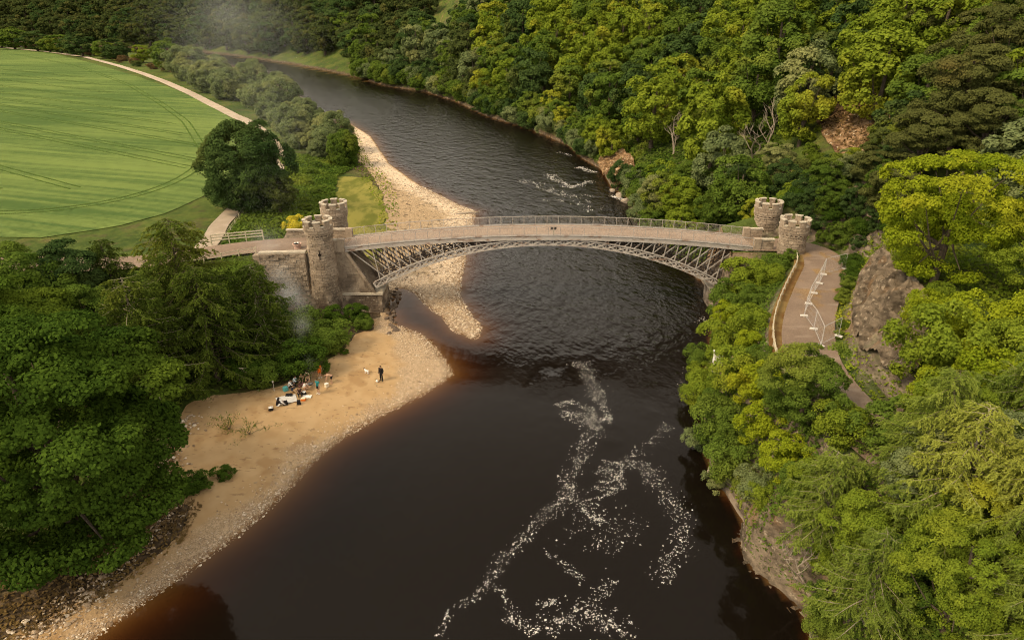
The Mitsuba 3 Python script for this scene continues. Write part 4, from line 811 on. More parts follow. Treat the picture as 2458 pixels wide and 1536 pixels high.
# big trees in the left foreground
plant('sycamore_leaf_sycamore', 'sycamore_tree', -36.6, -45.6, 1.1, 'huge deep-green sycamore filling the lower left corner', 'tree', rot=150)
plant('sycamore_leaf_sycamore', 'sycamore_tree', -49.5, -33, .86, 'deep-green sycamore behind the huge one at the left edge', 'tree', rot=140)
plant('mid0_leaf_mid', 'broadleaf_tree', -57.5, -20, 1.55, 'mid-green tree at the left edge just below the field', 'tree', sz=1.35)
plant('mid1_leaf_dark', 'broadleaf_tree', -54, -14.5, 1.3, 'dark tree between the left edge trees and the larches', 'tree', sz=1.25)
plant('mid0_leaf_mid', 'broadleaf_tree', -66, -10, 1.3, 'mid-green tree beside the approach road at the far left', 'tree', sz=1.0)
plant('mid1_leaf_mid', 'broadleaf_tree', -47.5, -22.5, 1.2, 'mid-green tree half hidden between sycamore and larch', 'tree', sz=1.1)
plant('larch0_leaf_larch', 'larch_tree', -40.0, -17.4, 1.12, 'large drooping larch overhanging the approach road', 'tree', rot=30, sz=.72)
plant('larch0_leaf_larch', 'larch_tree', -36.0, -21.4, .85, 'drooping larch beside the beach, nearest the picnic', 'tree', rot=200, sz=.60)
plant('larch1_leaf_larch', 'larch_tree', -40.5, -26.0, 1.05, 'dark larch overhanging the head of the beach', 'tree', rot=90, sz=.75)
plant('larch0_leaf_larch', 'larch_tree', -51.0, -11.5, .62, 'slim larch rising left of the large drooping one', 'tree', rot=250, sz=.5)
plant('larch1_leaf_larch', 'larch_tree', -33.4, -14.2, .8, 'small larch under the retaining wall', 'tree', rot=310, sz=.6)
for i, (lb, x, y, s_) in enumerate([('dense green bush above the picnic party', -27.6, -18.4, 1.75), ('dense green bush between beach and tall tower', -26.6, -12.6, 1.7), ('green bush against the foot of the left abutment', -25.2, -3.3, 1.1), ('low bush behind the picnic blanket', -31.2, -21.2, 1.3), ('green bush under the retaining wall', -35.6, -10.0, 2.0),
        ('green bush at the foot of the tall tower', -30.6, -8.2, 1.6), ('bush hugging the beach head beside the larch trunk', -33.6, -20.9, 1.3), ('bush below the retaining wall corner', -38.6, -5.6, 1.7), ('small round tuft of green on the beach edge', -24.3, -13.6, .35), ('bush beside the abutment and the boulders', -23.9, -5.4, .8), ('bush beside the tall tower, under the abutment', -28.0, -5.2, 1.2)]):
    plant('shrub%d_%s' % (i % 2, ('leaf_sycamore', 'leaf_mid')[i % 2]), 'green_bush', x, y, s_, lb, 'bush', sz=s_ * .8)
for i, (lb, x, y, s_) in enumerate([('round dark bush with white flowers standing on the beach', -29.7, -36.2, .62), ('wider dark bush with white flowers beside the sycamore', -31.9, -38.0, .9), ('dark bush linking the two flowering bushes', -30.8, -37.9, .5)]):
    plant('shrub%d_leaf_sycamore' % (i % 2), 'beach_bush', x, y, s_, lb, 'bush', sz=s_ * .6)
# bushes on the bank right of the river, below the ledge road
BB = [(24.6, -4.7, 3.9, 5.2, 'leaf_bright'), (28.2, -3.6, 2.4, 3.6, 'leaf_mid'), (22.3, -6.8, 3.4, 5.0, 'leaf_mid'), (20.4, -20.0, 2.9, 4.2, 'leaf_bright'), (18.6, -17.5, 3.3, 4.8, 'leaf_bright'), (17.6, -13.1, 2.4, 3.8, 'leaf_mid'), (16.7, -28.0, 3.3, 5.0, 'leaf_bright'), (15.6, -23.0, 2.9, 4.4, 'leaf_bright'), (17.0, -32.9, 2.6, 4.0, 'leaf_yellow'),
      (14.6, -32.2, 3.2, 5.0, 'leaf_mid'), (13.6, -31.2, 2.2, 3.6, 'leaf_grey'), (14.4, -37.1, 2.8, 4.5, 'leaf_mid'), (16.3, -37.0, 2.4, 3.9, 'leaf_yellow'), (15.2, -40.3, 2.0, 3.1, 'leaf_grey'), (16.8, -41.2, 2.4, 3.7, 'leaf_yellow'), (17.0, -44.6, 2.1, 3.2, 'leaf_mid'), (21.2, -9.6, 2.2, 3.5, 'leaf_yellow'), (16.6, -17.6, 2.1, 3.2, 'leaf_bright'),
      (13.6, -36.8, 1.6, 2.6, 'leaf_grey'), (14.9, -39.6, 1.3, 2.1, 'leaf_mid'), (23.4, -11.4, 2.0, 3.0, 'leaf_mid'), (26.6, -7.6, 2.2, 3.2, 'leaf_bright'), (19.0, -24.4, 2.0, 3.0, 'leaf_yellow'), (18.4, -28.6, 1.8, 2.8, 'leaf_mid'), (30.6, -2.6, 1.3, 1.9, 'leaf_mid'), (18.0, -36.5, 2.2, 3.4, 'leaf_mid'), (15.4, -28.4, 2.2, 3.4, 'leaf_mid'), (14.8, -34.4, 2.0, 3.4, 'leaf_mid'), (16.9, -46.6, 1.6, 2.6, 'leaf_mid'), (17.3, -49.2, 1.6, 2.6, 'leaf_bright'), (16.6, -51.4, 1.5, 2.4, 'leaf_mid'), (15.4, -41.6, 1.5, 2.4, 'leaf_bright'), (16.4, -44.4, 1.4, 2.2, 'leaf_mid'), (15.9, -53.2, 1.6, 2.4, 'leaf_mid')]
for i, (x, y, R, H, lf) in enumerate(BB):
    col = {'leaf_bright': 'bright green', 'leaf_mid': 'mid-green', 'leaf_yellow': 'yellow-green', 'leaf_grey': 'grey-green'}[lf]
    plant('shrub%d_%s' % (i % 2, lf), 'bank_bush', x, y, R / 2.05, '%s bush on the steep bank between the river and the ledge road' % col, 'bush', col + ' bushes on the bank below the ledge road', sz=H / 3.0, rot=rg.uniform(0, 360))
plant('mid0_leaf_mid', 'dark_tree', 18.3, -39.2, .86, 'round green tree standing alone against the ledge road, hiding part of it', 'tree', sz=.82)
LR = [('leafy pale larch at the river edge above the rock outcrop', 'larch1', 17.4, -47.6, .50), ('pale larch in the middle of the lower right corner', 'larch0', 22.0, -49.6, .55), ('pale larch right of the middle in the lower right corner', 'larch1', 22.4, -52.0, .62), ('pale larch at the right edge, near the bottom', 'larch0', 24.2, -55.2, .52),
      ('pale larch leaning over the water at the bottom', 'larch1', 17.6, -54.2, .50), ('pale larch at the right edge, above the corner', 'larch1', 28.6, -47.4, .62), ('pale larch rooted at the very corner', 'larch1', 23.0, -59.5, .5)]
for i, (lb, kd, x, y, s_) in enumerate(LR):
    plant(kd + '_leaf_larch_light', 'larch_tree', x, y, s_ * 1.12, lb, 'tree', rot=i * 77, sz=s_ * .82)
for i, (lb, x, y, s_, lf) in enumerate([('pale green birch at the bottom among the larches', 18.6, -51.6, .72, 'leaf_bright'), ('grey-green birch by the lower right larches', 21.6, -50.2, .74, 'leaf_grey'), ('grey-green birch near the right edge', 26.6, -51.0, .8, 'leaf_grey'), ('bright birch close to the lower right corner', 22.0, -54.2, .7, 'leaf_bright'), ('bright birch above the rock outcrop', 17.4, -45.4, .46, 'leaf_bright'), ('mid-green birch low in the lower right woods', 19.4, -54.6, .62, 'leaf_mid')]):
    plant('mid%d_%s' % (i % 2, lf), 'birch_tree', x, y, s_, lb, 'tree')
plant('loose_leaf_bright', 'broadleaf_tree', 20.4, -56.6, .52, 'rounded bright green tree at the bottom among the pale larches', 'tree', rot=40, sz=.62)
plant('loose_leaf_bright', 'broadleaf_tree', 25.2, -46.2, .50, 'rounded bright green tree beside the lower end of the ledge road', 'tree', rot=130, sz=.6)
plant('shrub0_leaf_mid', 'road_end_bush', 22.4, -44.2, 1.5, 'mid-green bush hiding the lower end of the ledge road', 'bush')
plant('shrub1_leaf_bright', 'road_end_bush', 20.0, -42.6, 1.2, 'bright bush beside the lower end of the ledge road', 'bush')
# trees above the cliff at the right
plant('loose_leaf_yellow', 'sycamore_tree', 34.8, -25.2, .98, 'big yellow-green sycamore at the right edge above the cliff', 'tree', rot=75, sz=1.04)
plant('loose_leaf_bright', 'sycamore_tree', 40.5, -31.0, .7, 'smaller yellow-green sycamore at the right edge below the big one', 'tree', rot=200, sz=.7)
for i, (x, y, R, H) in enumerate([(27.7, -38.6, 3.8, 6.4), (28.9, -43.0, 3.1, 5.4), (26.9, -41.2, 2.5, 4.3), (33.1, -39.0, 2.7, 5), (31.2, -36.0, 2.7, 4.9), (30.2, -32.0, 2.2, 4), (26.4, -44.2, 2.0, 3.6), (36.5, -36, 3, 5)]):
    plant('shrub%d_%s' % (i % 2, 'leaf_yellow' if i % 3 else 'leaf_bright'), 'hazel_bush', x, y, R / 2.0, 'yellow-green bush right of the grey cliff and the ledge road', 'bush', 'yellow-green bushes right of the cliff', sz=H / 3)
for i, (lb, x, y, R, H) in enumerate([('tall olive pine at the upper right edge', 51.1, 3.8, 6.2, 16), ('tall brownish pine in the upper right corner', 64.9, 18.6, 6.4, 17), ('olive pine above the yellow sycamore', 45.5, .7, 4.8, 11.5), ('reddish pine at the right edge behind the sycamore', 51.3, -1.8, 4.8, 12.3), ('dark pine overhanging the cliff end of the road', 40.6, -4.6, 3.8, 8.5), ('small olive pine above the ledge road', 41.8, 3.2, 3.2, 7), ('slim pine at the right edge', 57, 2.5, 3.6, 9), ('pine on the hilltop near the upper right', 65.4, 42.2, 5.4, 13), ('olive pine right of the landslip', 57, 9, 4.8, 12), ('brownish pine high on the right', 67, 30, 5, 13)]):
    plant('pine_leaf_pine', 'pine_tree', x, y, R / 6.2, lb, 'tree', sz=H / 16)
for i, (x, y, R, H) in enumerate([(28.8, 24.7, 3.9, 8), (25.2, 32.8, 3.9, 8), (22.8, 41.7, 4.2, 8.5), (33.1, 29.3, 4.0, 8.3), (37.6, 7.6, 2.6, 5.5), (36.6, 14.5, 3.2, 7), (41, 8, 2.6, 5.5), (37.6, 22.6, 4.1, 8.5), (28.8, 43.4, 3.8, 7.0), (32.4, 17, 3.2, 6.6), (40.5, 34, 3.2, 6.0), (27.6, 16.8, 2.6, 4.6), (44.5, 13, 3.2, 7), (24.8, 24, 2.4, 4.4), (22.4, 52, 3.2, 6), (36.4, 10.5, 2.4, 5), (39.6, 9.8, 3, 6.5), (42.5, 11, 3.4, 7), (39.5, 14.5, 3.2, 7), (43.5, 6.0, 3, 6.5), (46.5, 9, 3.6, 8), (34.2, 12.5, 2.2, 4.4), (45, 3.4, 3, 6), (36.2, 6.8, 1.9, 4.0), (38.2, 5.2, 2.3, 5.0), (39.8, 2.4, 2.4, 5.6), (41.8, -.6, 2.6, 6.6), (40.0, -3.8, 2.2, 5.2), (37.9, 2.8, 1.3, 2.4), (42.6, 2.6, 2.6, 6)]):
    plant('mid%d_%s' % (i % 2, ('leaf_mid', 'leaf_bright', 'leaf_grey', 'leaf_dark')[i % 4 if i < 23 else 3 * (i % 2)]), 'bank_tree', x, y, R / 4.2, 'leafy tree on the slope behind the right end of the bridge', 'tree', 'trees behind the right bridge end', sz=H / 10)
for i, (x, y, R) in enumerate([(30.9, -16.9, 1.0), (28.3, -23.6, .9), (33.2, -13.8, 1.5), (36.2, -7.4, 1.8), (27.2, -25.2, .7), (34.6, -10.4, 1.4), (38.2, .8, 2.0), (39.8, 4.2, 2.2), (31.8, -15.2, 1.0), (37.2, -5.0, 1.5), (26.0, -28.5, .6)]):
    plant('shrub%d_%s' % (i % 2, ('leaf_mid', 'leaf_sycamore')[i % 2]), 'verge_bush', x, y, R / 1.9, 'small green bush along the foot of the cliff beside the ledge road', 'bush', 'bushes along the cliff foot', sz=R / 1.9 * .8)
for x, y, R in ((37.4, -14.5, 1.5), (35.2, -19.5, 1.6), (34.2, -24, 1.5), (33.2, -29, 1.6), (30.8, -34.4, 1.4), (38.6, -10.5, 1.7), (36.8, -17, 1.4)):
    plant('shrub%d_leaf_bright' % (int(y) % 2), 'cliff_top_bush', x, y, R / 1.9, 'bright green bush along the top of the rock face above the ledge road', 'bush', 'bushes along the cliff top')
for i, (x, y, R) in enumerate(((36.2, 4.6, 1.5), (37.2, 5.6, 1.7), (38.6, 4.0, 1.6), (35.3, 6.2, 1.5), (39.0, 1.4, 1.5), (39.6, -1.6, 1.7), (38.6, -3.0, 1.2), (36.9, 3.4, 1.2), (40.4, -6.2, 1.6), (34.3, 8.4, 1.6), (33.6, 10.4, 1.7), (35.2, 9.5, 1.6), (32.6, 13, 1.8), (39.6, .2, 1.4), (37.9, 4.4, 1.4), (31.2, 14, 1.7), (30.2, 12.2, 1.5), (45.4, 30, 1.6), (46.4, 27, 1.6), (44.6, 26, 1.7), (45.6, 33, 1.6), (43.6, 30, 1.7))):
    plant('shrub%d_%s' % (i % 2, ('leaf_dark', 'leaf_mid', 'leaf_sycamore')[i % 3]), 'slope_bush', x, y, R / 1.85, 'dense green bush covering the slope behind the towers at the right bridge end', 'bush', 'bushes on the slope behind the right towers', rot=i * 61, sz=R / 1.85 * .95)
# herb layer: low leaves over meadow, embankment and banks
def undergrowth(name, label, poly, n, L, mat, seed, lift=.15, keep=None, hgt=.25):
    r = np.random.default_rng(seed); pg = Polygon(poly).buffer(0); x0, y0, x1, y1 = pg.bounds
    P = np.column_stack([r.uniform(x0, x1, n * 3), r.uniform(y0, y1, n * 3)]); P = P[shapely.contains_xy(pg, P[:, 0], P[:, 1])]
    c = meshkit.fbm(np.column_stack([P * .35, np.full(len(P), 2.5)]), 3, 5); P = P[c + r.uniform(-.2, .2, len(P)) > .42][:n]
    if keep is not None: P = P[keep(P)]
    big = meshkit.fbm(np.column_stack([P * .5, np.full(len(P), 7.5)]), 3, 9)
    z = height(P[:, 0], P[:, 1]) + lift + hgt * 4 * np.clip(big - .4, 0, 1) * r.random(len(P)) + hgt * r.random(len(P))
    Q = np.column_stack([P, z]); N = r.normal(size=Q.shape) * .55 + np.array([0, 0, 1.])
    v, f, uv = cards(Q, N, L * r.uniform(.6, 1.4, len(Q)), r, aspect=.6, tint=np.clip((big - .3) * 2, 0, 1))
    add(name, (v, f), mat, uv=uv); tag(name, label, kind='stuff')
onland = lambda P: ~shapely.contains_xy(RIVER, P[:, 0], P[:, 1])
notroad = lambda P: (poly_dist(P, ROADR)[0] > 3.4) & (poly_dist(P, ROADL)[0] > 3.0) & onland(P)
undergrowth('meadow_plants', 'rough green meadow plants between track and gravel bank', [(-66, 90), (-50, 110), (-46, 92), (-47, 76), (-44, 62), (-40, 46), (-36, 28), (-33, 12), (-50, 12), (-52, 22), (-54, 36), (-56, 60), (-60, 78)], 30000, .55, 'leaf_mid', 1, keep=notroad, hgt=.35)
undergrowth('embankment_plants', 'leafy undergrowth on the slope below the approach road', [(-80, 4), (-31, .5), (-31, -4), (-24, -6), (-25, -13), (-29, -21), (-36, -24), (-42, -34), (-60, -36), (-90, -20)], 26000, .42, 'leaf_mid', 2, keep=lambda P: notroad(P) & ~((P[:, 0] > -38.3) & (P[:, 1] > -2)), hgt=.35)
undergrowth('bank_plants', 'leafy undergrowth on the right bank below the ledge road', [(24, 2), (31, -2), (22, -19), (19, -29), (18.6, -40), (22, -52), (30, -66), (12, -66), (12, -28), (17, -14), (22, -3)], 26000, .34, 'leaf_mid', 3, keep=notroad, hgt=.4)
undergrowth('hillside_plants', 'undergrowth below the trees of the right hillside', [(22, 18), (40, 10), (80, 10), (90, 60), (50, 120), (12, 130), (16, 95), (19, 60)], 42000, .8, 'leaf_mid', 4, keep=lambda P: notroad(P) & ~shapely.contains_xy(Polygon([(46, 22), (62, 30), (58, 52), (46, 50), (42, 34)]), P[:, 0], P[:, 1]), hgt=.5)
undergrowth('gravel_tufts', 'grass tufts breaking up the landward edge of the gravel', [(-62, 160), (-44, 98), (-37, 83), (-31, 62), (-27.5, 46), (-25.5, 30), (-25, 22), (-29, 22), (-31, 46), (-36.5, 62), (-43, 80), (-50, 100)], 5200, .5, 'leaf_bright', 9, hgt=.25, lift=.12)
undergrowth('verge_plants', 'green and rusty weeds between the ledge road and the cliff foot', [(36, -6), (38, -9), (34, -13), (31, -19), (28, -25), (26.4, -31), (26.6, -38), (30, -48), (26, -50), (24.6, -39), (24.6, -33), (26, -28), (28.5, -21), (32, -14)], 5200, .3, 'leaf_bright', 11, keep=lambda P: poly_dist(P, ROADR)[0] > 2.5, hgt=.25, lift=.1)
undergrowth('bank_litter', 'brown litter and weeds between the huge sycamore and the beach', [(-36, -31), (-33.8, -37), (-29.9, -40.2), (-29.7, -44), (-31.7, -48.2), (-34.6, -51.7), (-38, -55.4), (-44, -61), (-42, -52), (-38, -42)], 5200, .30, 'leaf_brown', 12, hgt=.15, lift=.06)
undergrowth('scar_plants', 'scattered weeds on the bare landslip scar', [(45, 8), (60, 30), (60, 48), (52, 50), (48, 28)], 1300, .6, 'leaf_brown', 8, hgt=.5, lift=.5)
undergrowth('cliff_plants', 'green plants on the slopes above the cliff road', [(36, -4), (60, -2), (60, -30), (45, -60), (28, -60), (27, -46), (29, -38), (33, -28), (36, -18)], 22000, .4, 'leaf_bright', 5, keep=notroad, hgt=.4)
# ------------------------------------------------------------------ fences, stones, foam, dead trees
def plain(key, c, **k): return bsdf(key, c, **{'rough': .8, 'spec': .25, **k})
plain('mat_timber', (.46, .41, .30)); plain('mat_steel', (.50, .50, .50), rough=.5); plain('mat_concrete', (.62, .60, .56)); plain('mat_white', (.78, .78, .76)); plain('mat_black', (.013, .012, .014)); plain('mat_teal', (.02, .20, .22)); plain('mat_orange', (.70, .17, .02)); plain('mat_red', (.40, .09, .07))
plain('mat_skin', (.52, .33, .22), rough=.6); plain('mat_hair', (.025, .016, .011)); plain('mat_navy', (.03, .035, .06)); plain('mat_paleblue', (.50, .60, .68)); plain('mat_brown', (.10, .055, .04)); plain('mat_cream', (.70, .62, .46)); plain('mat_turquoise', (.10, .38, .38)); plain('mat_grey', (.22, .22, .22)); plain('mat_tan', (.48, .33, .18)); plain('mat_blonde', (.42, .28, .10)); plain('mat_plaid', (.22, .10, .10))
def post_rail(name, pts, label, rails, ph, mat, step, pr=.06, rr=.04, cat='fence'):
    t = thing(name, label, cat); ls = LineString([p[:2] for p in pts]); zs = [p[2] for p in pts]
    cum = [ls.project(Point(p[:2])) for p in pts]; n = max(1, int(ls.length / step)); P = []
    for i in range(n + 1):
        s = ls.length * i / n; q = ls.interpolate(s); P.append((q.x, q.y, float(np.interp(s, cum, zs))))
    for x, y, z in P: add('post', MB().box((x - pr, y - pr, z - .3), (x + pr, y + pr, z + ph)).mesh(), mat, t)
    for h in rails:
        for a, b in zip(P[:-1], P[1:]): add('rail', MB().bar((a[0], a[1], a[2] + h), (b[0], b[1], b[2] + h), rr, rr * 2.2).mesh(), mat, t)
    return t
q = ribbon(ROADR[2:], -2.95, -2.95, 0)[0].reshape(-1, 6, 3)[:, 0]; q = [tuple(p) for p in q[2:52:3]]
post_rail('roadside_fence', q, 'low weathered post and rail fence along the outer edge of the ledge road', (.42, .72), .85, 'mat_timber', 1.9, rr=.06)
post_rail('timber_barrier', [(-46.6, 5.4, 8.25), (-44, 6.0, 8.4), (-39.6, 6.3, 8.7)], 'pale three-rail timber barrier on the far side of the approach road', (.35, .75, 1.12), 1.2, 'mat_timber', 2.2, rr=.07)
post_rail('verge_fence', [(-46.0, -3.6, 8.3), (-43, -2.9, 8.4), (-40.4, -1.6, 8.55), (-38.0, -.9, 8.75)], 'post and rail fence along the near verge of the approach road', (.55, .95), 1.1, 'mat_timber', 1.9)
post_rail('wire_fence', [(-52.0, 22, hz(-52, 22)), (-53.3, 30, hz(-53.3, 30)), (-54.6, 37, hz(-54.6, 37)), (-55.7, 43.5, hz(-55.7, 43.5))], 'thin wire fence running from the road towards the lone round tree', (.9, .5), 1.0, 'mat_timber', 3.6, rr=.02)
# steel site fence panels standing on the ledge road
HN = [(35.44, -7.16), (32.14, -9.02), (30.54, -11.85), (28.82, -14.75), (27.05, -17.75), (25.42, -20.86), (25.18, -24.02), (24.43, -27.67), (26.95, -25.61)]
pos = ['at the cliff end', 'second from the cliff end', 'third from the cliff end', 'fourth from the cliff end', 'fifth from the cliff end', 'at the bend of the line', 'just below the bend', 'turning back towards the cliff']
for i in range(8):
    a, b = np.array(HN[i]), np.array(HN[i + 1]); z = 9.04
    t = thing('fence_panel', 'steel mesh site fence panel on the ledge road, %s' % pos[i], 'fence panel', 'steel site fence panels on the ledge road')
    d = (b - a) / np.linalg.norm(b - a); a2, b2 = a + d * .06, b - d * .06
    for p in (a2, b2): add('upright', MB().bar((*p, z + .1), (*p, z + 2.05), .032).mesh(), 'mat_steel', t)
    for h in (.22, 2.03): add('frame_rail', MB().bar((*a2, z + h), (*b2, z + h), .032).mesh(), 'mat_steel', t)
    m = MB(); n = int(np.linalg.norm(b - a) / .3)
    for k in range(1, n): p = a2 + (b2 - a2) * k / n; m.bar((*p, z + .22), (*p, z + 2.03), .005)
    for h in np.arange(.5, 2, .5): m.bar((*a2, z + h), (*b2, z + h), .005)
    add('wire_mesh', m.mesh(), 'mat_steel', t, kind='stuff')
    nn = np.array([-d[1], d[0]]); add('foot_block', MB().bar((*(a - nn * .36), z + .075), (*(a + nn * .36), z + .075), .24, .15).mesh(), 'mat_concrete', t)
    if i == 7: add('foot_block', MB().bar((*(b - nn * .36), z + .075), (*(b + nn * .36), z + .075), .24, .15).mesh(), 'mat_concrete', t)
# boulders beside the abutment and at the right shore
r8 = np.random.default_rng(8)
def rock(x, y, s, label, group, mat='mat_boulder', name='boulder', sq=.7, zo=None):
    t = thing(name, label, 'rock', group); m = rock_mesh(r8, s, sq, 2); m.apply_transform(trimesh.transformations.rotation_matrix(r8.uniform(0, 6), [0, 0, 1]))
    z = max(hz(x, y), 0) if zo is None else zo
    m.apply_translation((x, y, z + s * .25)); scene[t] = mikit.ply(m, mat, smooth=25)
def boulder_color(p, n, uv): return mix((.055, .040, .030), (.20, .155, .12), fbm(p.x * 2, p.y * 2, p.z * 2, 4))
bsdf('mat_boulder', proc(boulder_color), .9, .2)
def pale_rock(p, n, uv): return mix((.20, .16, .12), (.48, .41, .33), fbm(p.x * 2, p.y * 2, p.z * 2, 4))
bsdf('mat_pale_rock', proc(pale_rock), .9, .2)
for k in range(30):
    t_ = k / 25; y = 8.5 - 13.0 * t_; x = np.interp(t_, [0, .55, .8, 1], [-22.0, -21.5, -21.2, -20.2]) + r8.uniform(-.35, .7)
    rock(x, y + r8.uniform(-.3, .3), r8.uniform(.25, .5), 'dark angular boulder at the waterline below the left abutment', 'dark boulders below the left abutment')
for x, y, s in ((22.6, -.6, .9), (22.0, -2.6, .7), (21.4, -4.2, .55), (20.6, 30, .8), (19.9, 36, .7), (19.2, 44, 1.0), (19.4, 52, .9), (19.0, 58, 1.3), (17.8, 63, 1.1), (16.9, 67, .8), (14.4, -30.6, .6), (13.6, -34.8, .6)):
    rock(x, y, s, 'pale rock at the foot of the right bank', 'pale rocks at the foot of the right bank', 'mat_pale_rock', 'shore_rock')
lg = thing('driftwood_log', 'pale driftwood log lying at the tip of the gravel upstream of the bridge', 'log')
scene[lg] = mikit.ply(MB().tube([(-16.6, 47.9, .28), (-15.2, 48.6, .30), (-13.9, 49.2, .34), (-12.7, 49.0, .30), (-12.0, 49.6, .5)], [.16, .19, .17, .12, .05], 7).mesh(), 'mat_pale_bark', smooth=40)
# rock faces: broken, displaced sheets over the steep ground
def crag_color(p, n, uv):
    st = fbm(p.x * 1.1, p.y * 1.1, p.z * 2.6, 5); c = mix((.060, .048, .034), (.225, .180, .130), smoothstep(.32, .68, .6 * st + .4 * fbm(p.x * .5, p.y * .5, p.z * .8 + 5, 4)))
    c = mix(c, (.20, .12, .06), smoothstep(.55, .72, fbm(p.x * .4, p.y * .4, p.z * .6 + 2, 4)) * .55)
    return mix(c, (.46, .39, .30), smoothstep(.62, .76, fbm(p.x * 2.8, p.y * 2.8, p.z * 3.5 + 7, 4)) * .55)
bsdf('mat_crag', proc(crag_color), .95, .1, bump=lambda p, n, uv: fbm(p.x * 3.5, p.y * 3.5, p.z * 5, 4), bump_scale=.5)
def ridged(x, y, s, amp):
    q = np.column_stack([x / s, y / s, x * 0 + 3.3]); a = 1 - np.abs(meshkit.fbm(q, 4, 11) * 2 - 1); b = meshkit.fbm(q * 3.1, 3, 12)
    c = meshkit.fbm(q * 9.0, 3, 13); return amp * (a + .55 * b + .22 * c - 1.0)
def outcrop(name, label, poly, s, amp, mat, step=.35, lift=.15):
    drape(Polygon(poly), step, lift, name, mat, label, hfun=lambda x, y: np.maximum(height(x, y), -.5) + ridged(x, y, s, amp))
    labels[name].pop('kind'); tag(name, cat='rock face')
def orange_rock(p, n, uv):
    f = fbm(p.x * 1.2, p.y * 1.2, p.z * 2, 5); c = mix((.10, .060, .028), (.33, .215, .12), smoothstep(.32, .68, f))
    c = mix(c, (.10, .05, .03), smoothstep(.55, .7, fbm(p.x * .35, p.y * .35, p.z * .5, 3)) * .8)
    return mix(c, (.55, .46, .34), smoothstep(.66, .78, fbm(p.x * 2.5, p.y * 2.5, p.z * 2.5 + 9, 3)))
bsdf('mat_orange_rock', proc(orange_rock), .95, .1, bump=lambda p, n, uv: fbm(p.x * 2.5, p.y * 2.5, p.z * 2.5, 4), bump_scale=.5)
drape(Polygon([(51.8, 49), (57.2, 52.5), (60.1, 46), (59.5, 37.4), (56.6, 31), (53.3, 20), (47, 6.5), (42.8, 5.4), (45.5, 14), (48.6, 25), (48.6, 36)]), .8, .25, 'landslip', 'mat_orange_rock', 'bare orange landslip scar on the wooded hillside', hfun=lambda x, y: height(x, y) + .9 * (meshkit.fbm(np.column_stack([x / 1.7, y / 1.7, x * 0 + 4]), 4, 3) - .3))
outcrop('orange_crag', 'orange rock face above the rapids on the right bank', [(16.2, 94), (20.5, 97), (22.5, 88), (23, 74), (20.6, 66), (18, 68), (16.9, 78)], 2.6, 3.2, 'mat_orange_rock', .5, .5)
outcrop('rock_cliff', 'grey-brown broken rock face above the ledge road', [(37.5, -9.5), (39.5, -12.5), (36, -17), (33.5, -23), (32.2, -29.5), (29.4, -35.5), (27.2, -38), (26.2, -36), (26.4, -31), (28.2, -25), (31.2, -18.5), (34.4, -12.6)], 3.4, 2.7, 'mat_crag', .2, .2)
outcrop('river_crag', 'pale rock outcrop dropping into the river at the lower right', [(13.4, -41.8), (15.6, -40.9), (17.0, -43), (17.2, -46), (18.2, -49), (17.6, -51.6), (15.4, -51), (14.2, -48.6), (13.2, -46.4), (12.9, -43.6)], 1.3, 1.0, 'mat_crag', .22)
# pale dead trees standing in the hillside wood
def dead_tree(x, y, H, label, seed, spread=.55, lean=0.):
    r = random.Random(seed); m = MB(); t = thing('dead_tree', label, 'tree'); z = hz(x, y)
    def grow(a, d, L, rad, lv):
        P = [np.array(a)]; d = np.array(d, float)
        for _ in range(4):
            d = d + np.array([r.gauss(0, .16), r.gauss(0, .16), .06]); d /= np.linalg.norm(d); P.append(P[-1] + d * L / 4)
        m.tube(P, np.linspace(rad, rad * .45, 5), 5)
        if lv:
            for k in range(4 if lv > 1 else 3):
                q = P[1 + k % 4]; e = d + np.array([r.gauss(0, spread), r.gauss(0, spread), r.uniform(-.1, .5)]); e /= np.linalg.norm(e); grow(q, e, L * r.uniform(.45, .75), rad * .5, lv - 1)
    grow((x, y, z - .5), (lean, -.1, 1), H * .62, H * .022, 3); scene[t] = mikit.ply(m.mesh(), 'mat_pale_bark', smooth=50)
dead_tree(31.0, 72.0, 10, 'bare pale dead tree standing among green crowns above the rapids', 3, .5)
dead_tree(40.6, 46.0, 9, 'spreading white dead tree left of the landslip scar', 5, .95, -.35)
dead_tree(43.0, 47.5, 8, 'smaller white dead tree beside the spreading one', 6, .5, .1)
dead_tree(16.6, -49.3, 4.5, 'bare pale branch hanging over the water at the lower right', 9, .7, -.9)
dead_tree(18.6, -47.4, 5.0, 'bare pale snag among the larches at the lower right', 12, .8, -.6)
